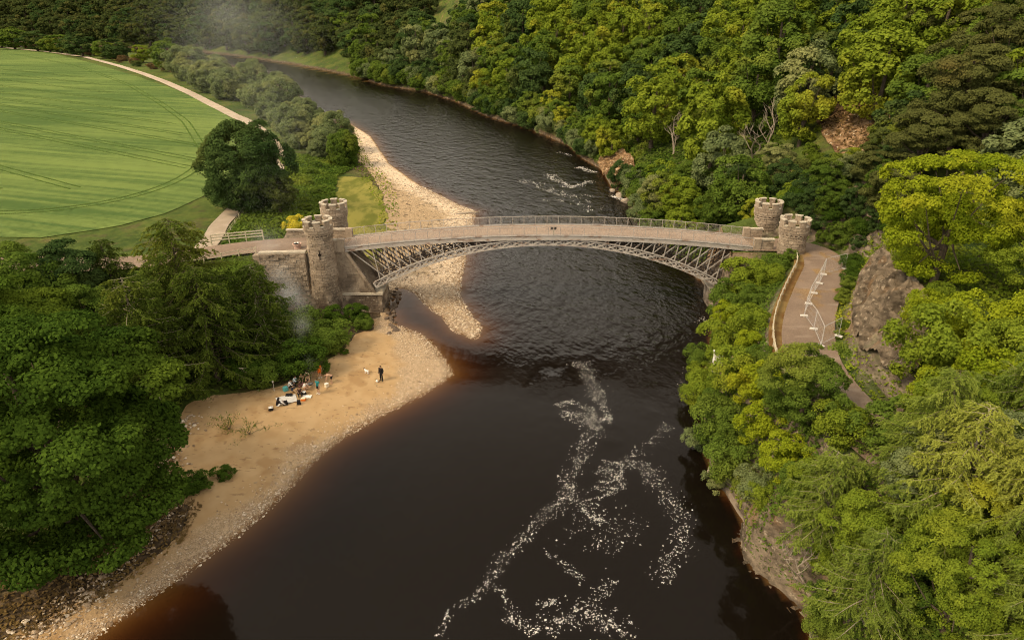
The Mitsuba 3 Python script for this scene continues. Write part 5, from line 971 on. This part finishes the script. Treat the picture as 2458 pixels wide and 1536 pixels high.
# pebbles scattered over beach and gravel
def stones(name, label, line, n, wmin, wmax, smin, smax, seed, mat):
    r = np.random.default_rng(seed); ls = LineString(line); s = r.uniform(0, ls.length, n * 2); pts = np.array([ls.interpolate(v).coords[0] for v in s])
    pts = pts + r.normal(size=pts.shape) * r.uniform(wmin, wmax, (len(pts), 1)); z = height(pts[:, 0], pts[:, 1]); k = (z > -.10) & (z < 1.2); pts, z = pts[k][:n], z[k][:n]
    base = trimesh.creation.icosahedron(); v0 = base.vertices / np.linalg.norm(base.vertices[0]); f0 = base.faces; N = len(pts)
    sc = r.uniform(smin, smax, (N, 1)) * np.where(r.random((N, 1)) > .93, 1.9, 1); an = r.uniform(0, 6.28, N)
    v = v0[None] * (1 + r.uniform(-.25, .25, (N, 12, 1))) * (sc * np.column_stack([np.ones(N), r.uniform(.6, 1, N), r.uniform(.35, .6, N)]))[:, None]
    c, sn = np.cos(an)[:, None], np.sin(an)[:, None]; v = np.stack([v[..., 0] * c - v[..., 1] * sn, v[..., 0] * sn + v[..., 1] * c, v[..., 2]], -1) + np.column_stack([pts, z + .06 + sc[:, 0] * .15])[:, None]
    uv = np.repeat(r.random((N, 2)), 12, 0)
    add(name, (v.reshape(-1, 3), (f0[None] + np.arange(N)[:, None, None] * 12).reshape(-1, 3)), mat, uv=uv); tag(name, label, kind='stuff')
def pebble_color(p, n, uv): return mix(mix((.20, .14, .09), (.46, .36, .25), uv.x), (.64, .56, .45), smoothstep(.55, .95, uv.y))
bsdf('mat_pebble', proc(pebble_color), .9, .2)
stones('beach_pebbles', 'loose pale pebbles along the edge of the beach', [tuple(p) for p in LS[29:47]], 7000, .2, 1.9, .03, .085, 41, 'mat_pebble')
stones('gravel_pebbles', 'loose pale pebbles over the gravel bank and spit', [tuple(p) for p in LS[11:27]], 8000, .4, 3.0, .05, .14, 42, 'mat_pebble')
stones('litter_stones', 'pale stones and debris at the edge of the trees', [(-37, -26), (-36, -34), (-32.5, -42), (-34, -50), (-42, -62)], 2600, .3, 1.3, .05, .14, 43, 'mat_pebble')
# foam drifting on the river
FOAM = [([(2.6, -14), (4, -15.7), (4.3, -18.9), (4.9, -22.7)], .55, 520), ([(.2, -23.6), (1.6, -22.7), (3.5, -24.1), (4.5, -26.5), (5.5, -25.7)], .32, 520), ([(.6, -25.2), (2.9, -25.8), (4, -28)], .55, 360), ([(4, -27.3), (2.5, -31.2), (1.2, -34.5), (.7, -36.3), (1.1, -39.1)], .65, 560), ([(.7, -36.3), (.1, -38.6), (-2.1, -41.2), (-3.8, -44.1), (-5.1, -45.9), (-5.8, -47.5)], .42, 520),
        ([(-5.8, -47.5), (-7.1, -49.5), (-8.2, -50.2), (-8.6, -51.7), (-8.9, -53)], .25, 200), ([(-5.8, -47.5), (-4.4, -49.5), (-3.9, -50.9), (-2.4, -52.3)], .25, 170), ([(-1.9, -44.5), (-.3, -45.8), (1.2, -47.7)], .22, 130), ([(4, -33.2), (5.9, -33.8), (5.1, -35.7), (3.5, -36.4)], .3, 260), ([(5.8, -32.9), (7.9, -34.1), (8.6, -36.8), (9.7, -40.1), (9.3, -43.1), (8, -45.3), (6.4, -47.6)], .72, 900),
        ([(1.6, -39.4), (3.7, -38), (5.5, -36.7)], .2, 170), ([(1.4, -39.6), (3, -41.3)], .3, 150), ([(-1.5, -52.3), (0, -50.9), (1.5, -49.4), (3.4, -47.5)], .4, 300), ([(-2, -49.3), (-.2, -48.9)], .3, 80), ([(.9, -50.5), (3.5, -52.1)], .6, 240), ([(-4.7, -50.9), (-3.5, -51.5), (-1.5, -52)], .35, 150), ([(1.2, -39.4), (3.4, -41.5), (4.6, -44)], 1.5, 260), ([(2.4, -41), (1.6, -43.5), (3.6, -45.2)], .7, 130), ([(-3.2, -50.4), (1.5, -51.2), (4.4, -52)], .9, 260), ([(3.0, -35.2), (4.4, -34.2), (5.6, -36.6), (4.0, -37.6), (2.8, -36.6)], .35, 260), ([(11.1, -26.9), (9.1, -29.8), (7, -32.6)], .4, 180), ([(4.9, -22.9), (5.5, -25.7), (5.6, -26.9)], .3, 160),
        ([(3.1, 85.2), (5.9, 77), (8, 70.7), (13.3, 77.8)], .8, 420), ([(11.1, 93.5), (13, 89.9), (14.9, 87)], .6, 240), ([(-2.7, 79.2), (1.7, 72.8), (5.7, 64.8), (11.9, 61.1)], 1.3, 260), ([(7.1, 113.6), (10.4, 107.4)], .6, 50), ([(16.2, 64), (18.3, 60.5)], .4, 120), ([(.9, 61.2), (5.3, 57.6), (11, 50.9)], 2.2, 120), ([(19.8, -3), (21, -1)], .4, 60), ([(16.5, -12), (14, -22)], 1.2, 70)]
r = np.random.default_rng(77); V, Fc, nv = [], [], 0
for gi, (L, w, n) in enumerate(FOAM):
    # each drift is a braid of wavering threads
    ls = LineString(L); far_ = L[0][1] > 40; m_ = max(3, n // (28 if not far_ else 40))
    for s, th in zip(r.uniform(0, ls.length, int(n * (.95 if not far_ else 1.0))), r.integers(0, m_, 99999)):
        p0, p1 = ls.interpolate(s), ls.interpolate(s + .05); nx, ny = p1.y - p0.y, p0.x - p1.x; l_ = math.hypot(nx, ny) + 1e-9
        wav = meshkit.fbm(np.array([[s * (.55 if not far_ else .2) + th * 17.3, gi * 7.7, th * 3.1], [s * 1.3 + 50 + th * 5.3, gi * 3.3, 2.5 + th]]), 3)
        if wav[1] < .46: continue
        q = np.array([p0.x, p0.y]) + np.array([nx, ny]) / l_ * (wav[0] - .5) * w * 7.0 + r.normal(size=2) * ((.05 + .24 * w) if not far_ else .25)
        if not shapely.contains_xy(RIVER, q[0], q[1]): continue
        rad = r.choice([.024, .036, .055, .085], p=[.44, .37, .17, .02]) * (2.1 if far_ else 1.0)
        k = 6; a = np.arange(k) * 2 * math.pi / k + r.random(); e = r.uniform(.5, 1.2, k); st = (1.0 + .6 * r.random()) if not far_ else 1.6
        d = r.uniform(0, 3.14); x, y = np.cos(a) * e * rad * st, np.sin(a) * e * rad
        x, y = x * math.cos(d) - y * math.sin(d), x * math.sin(d) + y * math.cos(d)
        h = .02 + .12 * rad * (3 if far_ else 1)
        v = np.vstack([np.column_stack([q[0] + x, q[1] + y, np.full(k, .004)]), np.column_stack([q[0] + x * .6, q[1] + y * .6, np.full(k, h)])])
        f = [[i, (i + 1) % k, k + (i + 1) % k] for i in range(k)] + [[i, k + (i + 1) % k, k + i] for i in range(k)] + [[k, k + i, k + i + 1] for i in range(1, k - 1)]
        V.append(v); Fc.append(np.array(f) + nv); nv += len(v)
plain('mat_foam', (.62, .60, .57), rough=.9)
add('foam', (np.vstack(V), np.vstack(Fc)), 'mat_foam'); tag('foam', 'white flecks and streaks of foam on the dark water', kind='stuff')
# bushes along the upstream right shore
rg = random.Random(4); sh = LineString(RS[::-1])
for i, s in enumerate(np.arange(sh.project(Point(20.3, 34)) + 4, sh.project(Point(-100, 344)), 5.2)):
    p, p2 = sh.interpolate(s), sh.interpolate(s + .5); tx, ty = p2.x - p.x, p2.y - p.y; l = math.hypot(tx, ty); nx, ny = ty / l, -tx / l
    if 70 < p.y < 96: continue
    o = rg.uniform(.3, 1.5) * (1 + p.y / 200); k = 1.35 + p.y / 130; lf = rg.choice(['leaf_mid', 'leaf_dark', 'leaf_grey', 'leaf_mid']); nm = {'leaf_mid': 'mid-green', 'leaf_dark': 'dark', 'leaf_grey': 'grey-green'}[lf]; wh = 'just above the bridge' if p.y < 70 else 'beyond the rapids' if p.y < 180 else 'near the river bend'
    plant('shrub%d_%s' % (i % 2, lf), 'shore_bush', p.x + nx * o, p.y + ny * o, k * rg.uniform(.8, 1.25), '%s bush overhanging the water on the wooded bank %s' % (nm, wh), 'bush', '%s shore bushes %s' % (nm, wh), rot=rg.uniform(0, 360), sz=k * rg.uniform(.7, 1.1))
# ------------------------------------------------------------------ people on the beach
def limb(ps, seg=10):
    ps = [(np.asarray(p, float), r) for p, r in ps]; out = None
    for a, b in zip(ps[:-1], ps[1:]):
        h = spheres_hull([a, b], seg); out = h if out is None else out + h
    return out
def hand(w, d, side):
    """palm, four unequal bent fingers and a thumb; w wrist, d direction of the hand, side direction across the palm"""
    d = d / np.linalg.norm(d); side = side - (side @ d) * d; side /= np.linalg.norm(side) + 1e-9; nrm = np.cross(d, side)
    k = spheres_hull([(w + d * .02 + side * o, .017) for o in (-.02, .02)] + [(w + d * .085 + side * o, .015) for o in (-.03, .03)], 8)
    for o, L in ((-.03, .065), (-.01, .08), (.01, .075), (.03, .058)):
        a = w + d * .085 + side * o; m = a + d * L * .5 + nrm * .006; k += limb([(a, .009), (m, .0085), (m + d * L * .42 + nrm * .022, .007)], 6)
    a = w + d * .03 - side * .028; k += limb([(a, .011), (a + d * .028 - side * .03, .0095), (a + d * .06 - side * .034 + nrm * .01, .008)], 6)
    return k
POSES = {  # joints: pelvis, chest, neck, head, then right / left shoulder, elbow, wrist, hip, knee, ankle, toe (x to the person's left, y forward)
    'stand': dict(pel=(0, 0, .95), chest=(0, .01, 1.30), neck=(0, .0, 1.47), head=(0, .03, 1.62), sh=(.18, 0, 1.42), el=(.24, -.03, 1.14), wr=(.23, .08, .90), hip=(.09, 0, .92), kn=(.10, .03, .49), an=(.10, -.02, .08), toe=(.13, .15, .04)),
    'sit': dict(pel=(0, 0, .14), chest=(0, .06, .48), neck=(0, .12, .66), head=(0, .19, .80), sh=(.17, .10, .60), el=(.24, .26, .38), wr=(.15, .46, .40), hip=(.10, .03, .13), kn=(.16, .42, .42), an=(.14, .70, .08), toe=(.15, .88, .05)),
    'bend': dict(pel=(0, -.12, .92), chest=(0, .22, 1.08), neck=(0, .42, 1.10), head=(0, .55, 1.04), sh=(.17, .36, 1.08), el=(.22, .42, .80), wr=(.18, .52, .56), hip=(.09, -.10, .88), kn=(.11, .02, .48), an=(.11, -.06, .08), toe=(.13, .12, .04)),
    'crouch': dict(pel=(0, -.10, .34), chest=(0, .06, .66), neck=(0, .16, .82), head=(0, .23, .95), sh=(.17, .14, .76), el=(.22, .32, .52), wr=(.14, .50, .42), hip=(.10, -.08, .33), kn=(.17, .30, .50), an=(.12, -.02, .08), toe=(.14, .16, .04)),
}
def person(x, y, face, pose, label, hair='mat_hair', top='mat_black', legs='mat_black', long_sleeve=True, trousers=True, shoes='mat_black', long_hair=False, hood=False, s=1.0, arm=None, z=None):
    J = {k: np.array(v, float) for k, v in POSES[pose].items()}; fl = lambda v: v * np.array([-1, 1, 1])
    if arm: J.update({k: np.array(v, float) for k, v in arm.items()})
    t = thing('person', label, 'person'); z = hz(x, y) + .05 if z is None else z
    M = T().translate([x, y, z]).rotate([0, 0, 1], face).scale(s)
    def put(nm, m, mat, par=t): k = add(nm, to_tm(m), mat, par, smooth=40); scene[k]['to_world'] = M; return k
    f = J['head'] - J['neck']; f = f / np.linalg.norm(f); fwd = np.cross([1., 0, 0], f) * 1.0
    fwd = fwd if fwd[1] > -.2 else -fwd
    body = spheres_hull([(J['pel'], .125), (J['chest'], .135), (J['pel'] + [.06, 0, 0], .10), (J['pel'] - [.06, 0, 0], .10)]) + spheres_hull([(J['chest'], .125), (J['sh'], .06), (fl(J['sh']), .06), (J['neck'] - f * .04, .07)])
    body += limb([(J['neck'] - f * .05, .055), (J['head'] - f * .03, .055)])
    body += spheres_hull([(J['head'] + f * .035, .088), (J['head'] + fwd * .02 - f * .02, .075), (J['head'] + fwd * .035 - f * .085, .042)], 14)
    body += spheres_hull([(J['head'] + fwd * .095 - f * .005, .010), (J['head'] + fwd * .118 - f * .03, .013), (J['head'] + fwd * .095 - f * .032, .014)], 8)   # nose
    body += limb([(J['head'] + fwd * .085 - f * .062 - [.02, 0, 0], .009), (J['head'] + fwd * .085 - f * .062 + [.02, 0, 0], .009)], 6)                    # mouth
    for g in (lambda v: v, fl):
        body += spheres_hull([(g(J['head'] * 1.0 + np.array([.085, 0, 0])), .016), (g(J['head'] + np.array([.09, 0, 0])) - f * .03, .012)], 8)
        body += limb([(g(J['sh']), .058), (g(J['el']), .042), (g(J['wr']), .028)])
        body += hand(g(J['wr']), g(J['wr'] - J['el']), np.cross(g(J['wr'] - J['el']), [1., .2, .1]))
        body += limb([(g(J['hip']), .088), (g(J['kn']), .058), (g(J['an']), .042), (g(J['toe']), .032)])
    put('body', body, 'mat_skin')
    eyes = spheres_hull([(J['head'] + fwd * .088 + f * .0 + np.array([.03, 0, 0]), .011)], 8) + spheres_hull([(J['head'] + fwd * .088 - np.array([.03, 0, 0]), .011)], 8)
    put('eyes', eyes, 'mat_black')
    if hood: put('hood', spheres_hull([(J['head'] + f * .045 - fwd * .02, .108), (J['head'] - f * .05 - fwd * .03, .10), (J['neck'] - fwd * .03, .09)], 12), top)
    else:
        h = spheres_hull([(J['head'] + f * .055 - fwd * .012, .094), (J['head'] - fwd * .045, .085)] + ([(J['neck'] - fwd * .07 - f * .10, .05)] if long_hair else []), 12)
        put('hair', h, hair)
    if top:
        sh_ = spheres_hull([(J['pel'] + [0, 0, .02], .142), (J['chest'], .150), (J['pel'] + [.06, 0, .02], .115), (J['pel'] + [-.06, 0, .02], .115)]) + spheres_hull([(J['chest'], .142), (J['sh'], .076), (fl(J['sh']), .076)])
        for g in (lambda v: v, fl):
            e = J['el'] * .45 + J['sh'] * .55
            sh_ += limb([(g(J['sh']), .076), (g(J['el']), .060), (g(J['wr']) * .93 + g(J['el']) * .07, .045)] if long_sleeve else [(g(J['sh']), .076), (g(e), .066)])
        put('top', sh_, top)
    if legs:
        tr = spheres_hull([(J['pel'] - [0, 0, .02], .140), (J['hip'], .108), (fl(J['hip']), .108)])
        for g in (lambda v: v, fl): tr += limb([(g(J['hip']), .105), (g(J['kn']), .076), (g(J['an']), .060)] if trousers else [(g(J['hip']), .105), (g(J['kn'] * .62 + J['hip'] * .38), .088)])
        put('trousers' if trousers else 'shorts', tr, legs)
    for g in (lambda v: v, fl): put('shoe', spheres_hull([(g(J['an']) - [0, .03, .03], .048), (g(J['toe']), .042), (g(J['an']) * .5 + g(J['toe']) * .5, .046)], 8), shoes)
    return t
person(-18.9, -19.2, 160, 'stand', 'person in black standing alone on the pebbles with a white ball at the feet', s=1.08)
person(-28.45, -25.2, -60, 'sit', 'hooded person in black and white sitting beside the white blanket', hood=True, top='mat_black', legs='mat_white', s=1.05)
person(-27.75, -22.5, -110, 'sit', 'person in dark clothes sitting in front of the turquoise bag', top='mat_navy', legs='mat_tan', s=1.0)
person(-28.1, -20.7, -95, 'sit', 'person in a pale blue shirt sitting at the back of the picnic', top='mat_paleblue', legs='mat_black', s=1.05)
person(-27.35, -21.4, -85, 'sit', 'long-haired person in a dark brown top sitting in the middle of the picnic', top='mat_brown', legs='mat_plaid', long_hair=True, s=1.0)
person(-27.45, -20.0, 190, 'sit', 'person in tan clothes sitting by the bushes left of the grill', top='mat_tan', legs='mat_tan', long_sleeve=False, trousers=False, hair='mat_blonde', shoes='mat_skin')
person(-26.9, -19.5, 175, 'crouch', 'bare-armed person in cream crouching behind the grill', top='mat_cream', legs='mat_tan', long_sleeve=False, trousers=False, shoes='mat_skin')
person(-26.6, -21.9, 250, 'crouch', 'dark-haired person in a white shirt crouching over the grill', top='mat_white', legs=None, long_sleeve=False, shoes='mat_skin')
person(-25.0, -22.4, 150, 'stand', 'person in a teal shirt and black shorts standing right of the grill', top='mat_teal', legs='mat_black', long_sleeve=False, trousers=False, shoes='mat_white', s=1.05)
person(-25.7, -19.2, 200, 'stand', 'person in orange with bare legs standing by the edge of the bushes', top='mat_orange', legs='mat_orange', long_sleeve=False, trousers=False, shoes='mat_white', s=1.0)
person(-24.2, -20.2, 110, 'bend', 'bare-backed person bending over at the right of the picnic', top=None, legs='mat_black', trousers=False, long_hair=True, shoes='mat_skin', s=1.0)
person(-26.9, -22.7, 200, 'sit', 'person in brown and black sitting with the back to the tray', top='mat_brown', legs='mat_black', long_sleeve=False, s=1.0)
person(-28.35, -21.6, -70, 'sit', 'person in white with black trousers sitting at the left of the picnic', top='mat_white', legs='mat_black', s=1.0)
person(-26.6, -20.4, 180, 'crouch', 'dark-haired person in tan crouching on the far side of the grill', top='mat_tan', legs='mat_black', long_sleeve=False, trousers=False, shoes='mat_skin')
# a small dog
dg = thing('dog', 'small white dog with a dark head standing left of the person in black', 'dog')
Md = T().translate([-20.8, -17.9, hz(-20.8, -17.9) + .05]).rotate([0, 0, 1], 60).scale(1.15)
bd = spheres_hull([((0, .16, .33), .095), ((0, .05, .32), .085)], 12) + spheres_hull([((0, .05, .32), .085), ((0, -.16, .34), .075)], 12) + limb([((0, .18, .36), .07), ((0, .27, .46), .055)])
for sx in (-.055, .055):
    bd += limb([((sx, .17, .28), .045), ((sx, .15, .16), .026), ((sx, .17, .03), .022), ((sx, .205, .02), .02)], 8)
    bd += limb([((sx, -.16, .31), .06), ((sx, -.10, .19), .036), ((sx, -.20, .11), .022), ((sx, -.17, .03), .02), ((sx, -.135, .02), .02)], 8)
bd += limb([((0, -.22, .37), .025), ((0, -.31, .44), .018), ((0, -.33, .53), .01)], 8)
k = add('body', to_tm(bd), 'mat_white', dg, smooth=40); scene[k]['to_world'] = Md
hd = spheres_hull([((0, .30, .50), .065), ((0, .34, .48), .05)], 12) + limb([((0, .34, .475), .04), ((0, .42, .455), .026)]) 
for sx in (-1, 1): hd += spheres_hull([((sx * .045, .28, .55), .02), ((sx * .07, .28, .50), .015), ((sx * .065, .30, .46), .012)], 8)
k = add('head', to_tm(hd), 'mat_brown', dg, smooth=40); scene[k]['to_world'] = Md
# picnic things
def soft(name, label, cat, x, y, size, mat, face=0, parts=(), sink=.0):
    """a rounded, slightly slumped bag"""
    t = thing(name, label, cat); a, b, c = size; z = hz(x, y) + .05
    m = spheres_hull([((sx * (a / 2 - .06), sy * (b / 2 - .06), .06), .06) for sx in (-1, 1) for sy in (-1, 1)] + [((sx * (a / 2 - .10), sy * (b / 2 - .08), c - .05), .05) for sx in (-1, 1) for sy in (-1, 1)], 10)
    M = T().translate([x, y, z]).rotate([0, 0, 1], face)
    k = add('bag', to_tm(m), mat, t, smooth=35); scene[k]['to_world'] = M
    for sx in (-.09, .09):
        st = MB().tube([(sx * a * 2, -b / 2 + .02, c * .6), (sx * a * 2, -b / 2 - .03, c * .9), (sx * a * 2, 0, c + .10), (sx * a * 2, b / 2 - .04, c * .95)], .014, 5).mesh(); k = add('strap', st, mat, t, smooth=50); scene[k]['to_world'] = M
    if parts: k = add('flap', to_tm(spheres_hull([((sx * (a / 2 - .1), sy * (b / 2 - .05), c - .02), .045) for sx in (-1, 1) for sy in (-1, 1)], 8)), parts, t, smooth=35); scene[k]['to_world'] = M
soft('bag', 'black bag lying on the white blanket', 'bag', -27.85, -23.3, (.75, .4, .28), 'mat_black', 10)
soft('bag', 'black bag at the near edge of the white blanket', 'bag', -27.75, -24.8, (.5, .4, .42), 'mat_black', 30)
soft('backpack', 'black backpack standing alone right of the blanket', 'backpack', -26.45, -24.6, (.42, .34, .5), 'mat_black', 20)
soft('bag', 'turquoise bag behind the dark-clothed person', 'bag', -28.55, -22.2, (.55, .45, .5), 'mat_turquoise', 40)
soft('bag', 'black bag with a white flap beside the tray', 'bag', -26.45, -22.75, (.5, .35, .35), 'mat_black', -20, 'mat_white')
soft('bag', 'cream bag near the bending person', 'bag', -24.5, -21.0, (.5, .35, .45), 'mat_cream', 60, 'mat_white')
soft('bag', 'black and white bag beside the hooded person', 'bag', -28.9, -25.9, (.5, .4, .35), 'mat_black', 15, 'mat_white')
bl = thing('blanket', 'rumpled white picnic blanket spread on the sand', 'blanket')
g = np.stack(np.meshgrid(np.linspace(-1.0, 1.0, 25), np.linspace(-.7, .7, 19)), -1).reshape(-1, 2); a = .45
gx, gy = -27.9 + g[:, 0] * math.cos(a) - g[:, 1] * math.sin(a), -24.0 + g[:, 0] * math.sin(a) + g[:, 1] * math.cos(a)
zz = height(gx, gy) + .10 + .09 * meshkit.fbm(np.column_stack([g * 2.6, g[:, :1] * 0 + 3]), 3, 2)
top_ = np.column_stack([gx, gy, zz]); n = len(top_); gf = grid_faces(25, 19); bb = MB().put(top_, gf).put(top_ - [0, 0, .015], gf[:, ::-1]).mesh()
plain('mat_linen', (.58, .57, .55)); scene[bl] = mikit.ply(bb, 'mat_linen', smooth=True)
tr = thing('tray', 'white oblong tray on the sand beside the orange box', 'tray'); z = hz(-26.0, -23.2) + .06
add('base', MB().box((-26.45, -23.45, z), (-25.55, -22.95, z + .03)).mesh(), 'mat_white', tr)
for lo, hi in (((-26.45, -23.45), (-25.55, -23.42)), ((-26.45, -22.98), (-25.55, -22.95)), ((-26.45, -23.419), (-26.42, -22.981)), ((-25.58, -23.419), (-25.55, -22.981))): add('rim', MB().box((*lo, z + .031), (*hi, z + .09)).mesh(), 'mat_white', tr)
ob = thing('cool_box', 'small orange box on the sand in front of the tray', 'box'); z = hz(-26.2, -23.8) + .05
add('box', to_tm(spheres_hull([((-26.2 + sx * .2, -23.85 + sy * .14, z + h), .03) for sx in (-1, 1) for sy in (-1, 1) for h in (.03, .2)], 8)), 'mat_orange', ob, smooth=35)
add('lid', to_tm(spheres_hull([((-26.2 + sx * .21, -23.85 + sy * .15, z + .262), .028) for sx in (-1, 1) for sy in (-1, 1)], 8)), 'mat_cream', ob, smooth=35)
gr = thing('grill', 'low smoking grill in the middle of the picnic party', 'grill'); gx_, gy_ = -26.15, -21.2; z = hz(gx_, gy_) + .04
bowl = trimesh.creation.revolve(np.array([[.02, .30], [.20, .34], [.29, .44], [.31, .44], [.22, .31], [.02, .26], [0.0, .26], [0, .30]]), sections=20); bowl.apply_translation((gx_, gy_, z)); add('bowl', bowl, 'mat_black', gr, smooth=40)
for k in range(3): a = k * 2.094; add('leg', MB().bar((gx_ + .15 * math.cos(a), gy_ + .15 * math.sin(a), z + .33), (gx_ + .28 * math.cos(a), gy_ + .28 * math.sin(a), z), .025).mesh(), 'mat_steel', gr)
m = MB()
for o in np.arange(-.24, .25, .06): L = math.sqrt(.285 ** 2 - o * o); m.bar((gx_ + o, gy_ - L, z + .445), (gx_ + o, gy_ + L, z + .445), .01)
add('grate', m.mesh(), 'mat_steel', gr, kind='stuff')
ba = thing('ball', 'white ball at the feet of the person in black', 'ball'); m = trimesh.creation.icosphere(subdivisions=3, radius=.14); m.apply_translation((-19.35, -19.55, hz(-19.35, -19.55) + .19)); scene[ba] = mikit.ply(m, 'mat_white', smooth=True)
mk = thing('marker_post', 'thin marker post with a white round top at the edge of the beach bushes', 'post'); z = hz(-29.7, -22.4)
add('stake', MB().tube([(-29.7, -22.4, z - .1), (-29.7, -22.4, z + 1.15)], .025, 6).mesh(), 'mat_concrete', mk); m = trimesh.creation.icosphere(subdivisions=2, radius=.11); m.apply_translation((-29.7, -22.4, z + 1.22)); add('top', m, 'mat_white', mk, smooth=True)
sg = thing('notice_board', 'pale notice board on two posts half hidden by larch branches', 'sign'); x, y = -33.0, -21.6; z = hz(x, y) - .2
for o in (-.6, .6): add('post', MB().box((x + o - .04, y + .04, z), (x + o + .04, y + .12, z + 2.3)).mesh(), 'mat_timber', sg)
add('panel', MB().box((x - .72, y - .02, z + 1.35), (x + .72, y + .035, z + 2.3)).mesh(), 'mat_cream', sg)
pl = thing('planter', 'round pinkish stone planter standing on the approach road beside the tall tower', 'planter'); px_, py_, z = -33.0, .55, 9.16
tub = trimesh.creation.revolve(np.array([[0, 0], [.46, 0], [.42, .12], [.5, .5], [.58, .56], [.58, .66], [.48, .66], [.46, .55], [0, .55]]), sections=20); tub.apply_translation((px_, py_, z)); add('tub', tub, 'mat_pinkstone', pl, smooth=30)
plain('mat_pinkstone', (.50, .34, .28))
so = trimesh.creation.icosphere(subdivisions=2, radius=.42); so.vertices *= [1, 1, .45]; so.apply_translation((px_, py_, z + .56)); add('soil', so, 'mat_dark', pl, smooth=True)
for o in (-.2, .18): m = rock_mesh(r8, .16, .8, 2); m.apply_translation((px_ + o, py_ - .05, z + .74)); add('stone', m, 'mat_white', pl, smooth=30)
wb = thing('utility_box', 'square white box half hidden in the bushes above the right shore', 'box'); x, y = 17.4, -20.4; z = hz(x, y)
add('cabinet', to_tm(spheres_hull([((x + sx * .42, y + sy * .3, z + h), .03) for sx in (-1, 1) for sy in (-1, 1) for h in (0, 2.7)], 8)), 'mat_concrete', wb, smooth=35); add('lid', MB().box((x - .5, y - .38, z + 2.74), (x + .5, y + .38, z + 2.8)).mesh(), 'mat_white', wb)
# saplings leaning over the beach
for i, (x, y) in enumerate(((-31.7, -29.5), (-29.6, -30.0))):
    r = np.random.default_rng(60 + i); t = thing('sapling', ('thin wispy sapling on the beach, nearer the trees', 'thin wispy sapling on the beach, nearer the water')[i], 'sapling'); z = hz(x, y); w = MB(); P, D = [], []
    for k in range(7):
        d = np.array([r.normal() * .35, r.normal() * .35, 1.]); a = np.array([x, y, z]); s = np.linspace(0, 1, 6)[:, None]; L = r.uniform(1.6, 2.6)
        b = a + d * s * L + np.array([r.normal() * .5, r.normal() * .5, -.35]) * s ** 2 * L * .8; w.tube(b, np.linspace(.022, .006, 6), 4)
        q = r.uniform(.25, 1, 34)[:, None]; P.append(a + d * q * L + (b[-1] - a - d * L) * q ** 2 + r.normal(size=(34, 3)) * .14); D.append(np.tile([0, 0, -1.], (34, 1)))
    v, f, uv = cards(np.vstack(P), r.normal(size=(238, 3)) * .6 + [0, 0, .4], .24, r, aspect=.3, droop=np.vstack(D))
    add('foliage', (v, f), 'leaf_larch', t, uv=uv); add('stem', w.mesh(), 'mat_bark', t, smooth=50)
# ------------------------------------------------------------------ smoke drifting from the grill over the approach and up the valley
def smoke_box(key, lo, hi, res, path, peak, seed, wisp):
    """a closed box whose medium follows a path of (x, y, z, radius, strength)"""
    lo, hi = np.array(lo, float), np.array(hi, float); path = np.array(path, float)
    g = [(np.arange(n) + .5) / n * (hi[k] - lo[k]) + lo[k] for k, n in enumerate(res)]
    Z, Y, X = np.meshgrid(g[2], g[1], g[0], indexing='ij'); P = np.stack([X, Y, Z], -1).reshape(-1, 3); D = np.zeros(len(P))
    for a, b in zip(path[:-1], path[1:]):
        d = b[:3] - a[:3]; t = np.clip(((P - a[:3]) @ d) / (d @ d), 0, 1); r = np.linalg.norm(P - a[:3] - t[:, None] * d, axis=1)
        R = a[3] + t * (b[3] - a[3]); S = a[4] + t * (b[4] - a[4]); D = np.maximum(D, S * np.exp(-(r / R) ** 2 * 1.6))
    n = meshkit.fbm(P / wisp, 4, seed); D = D * np.clip((n - .42) * 4.5, 0, 1.7)
    e = np.minimum(np.minimum((P - lo) / (hi - lo), (hi - P) / (hi - lo)).min(1) * 14, 1); D = D * np.clip(e, 0, 1)
    vol = mi.VolumeGrid(mi.TensorXf((D * peak).astype(np.float32).reshape(res[2], res[1], res[0], 1)))
    M = T().translate(lo.tolist()).scale((hi - lo).tolist())
    scene[key.replace('__', '_') + '_medium'] = {'type': 'heterogeneous', 'albedo': {'type': 'rgb', 'value': [.90, .95, .99]}, 'sigma_t': {'type': 'gridvolume', 'grid': vol, 'to_world': M, 'filter_type': 'trilinear', 'wrap_mode': 'clamp'}, 'scale': 1.0}
    scene[key] = {'type': 'cube', 'to_world': T().translate(((lo + hi) / 2).tolist()).scale(((hi - lo) / 2).tolist()), 'bsdf': {'type': 'null'}, 'interior': {'type': 'ref', 'id': key.replace('__', '_') + '_medium'}}
smoke_box('smoke', (-44, -24, 1.1), (-23, 6, 12.5), (56, 80, 32), [(-26.1, -21.2, 1.4, .35, 1.6), (-26.4, -20, 3.2, .5, 1.3), (-27.4, -17.5, 5.4, .8, 1.1), (-29, -13.5, 7.2, 1.3, .8), (-34, -5.0, 6.4, 2.4, .9), (-37, 2, 9, 3.4, .30), (-38, 5.5, 9.4, 3.6, .10)], .13, 3, 2.6)
tag('smoke', 'bluish smoke drifting from the grill across the approach road and up the valley', kind='stuff')
smoke_box('smoke__drift', (-300, 6.2, -4.5), (-24, 480, 62), (68, 120, 32), [(-38.5, 8, 9.6, 4.5, 2.2), (-42, 18, 10.5, 6, 1.2), (-46, 30, 12, 8, .8), (-58, 60, 15, 11, .9), (-74, 105, 20, 16, .9), (-98, 170, 26, 22, .8), (-140, 260, 30, 28, .8), (-200, 400, 34, 34, 1.0)], .0016, 5, 18.0)
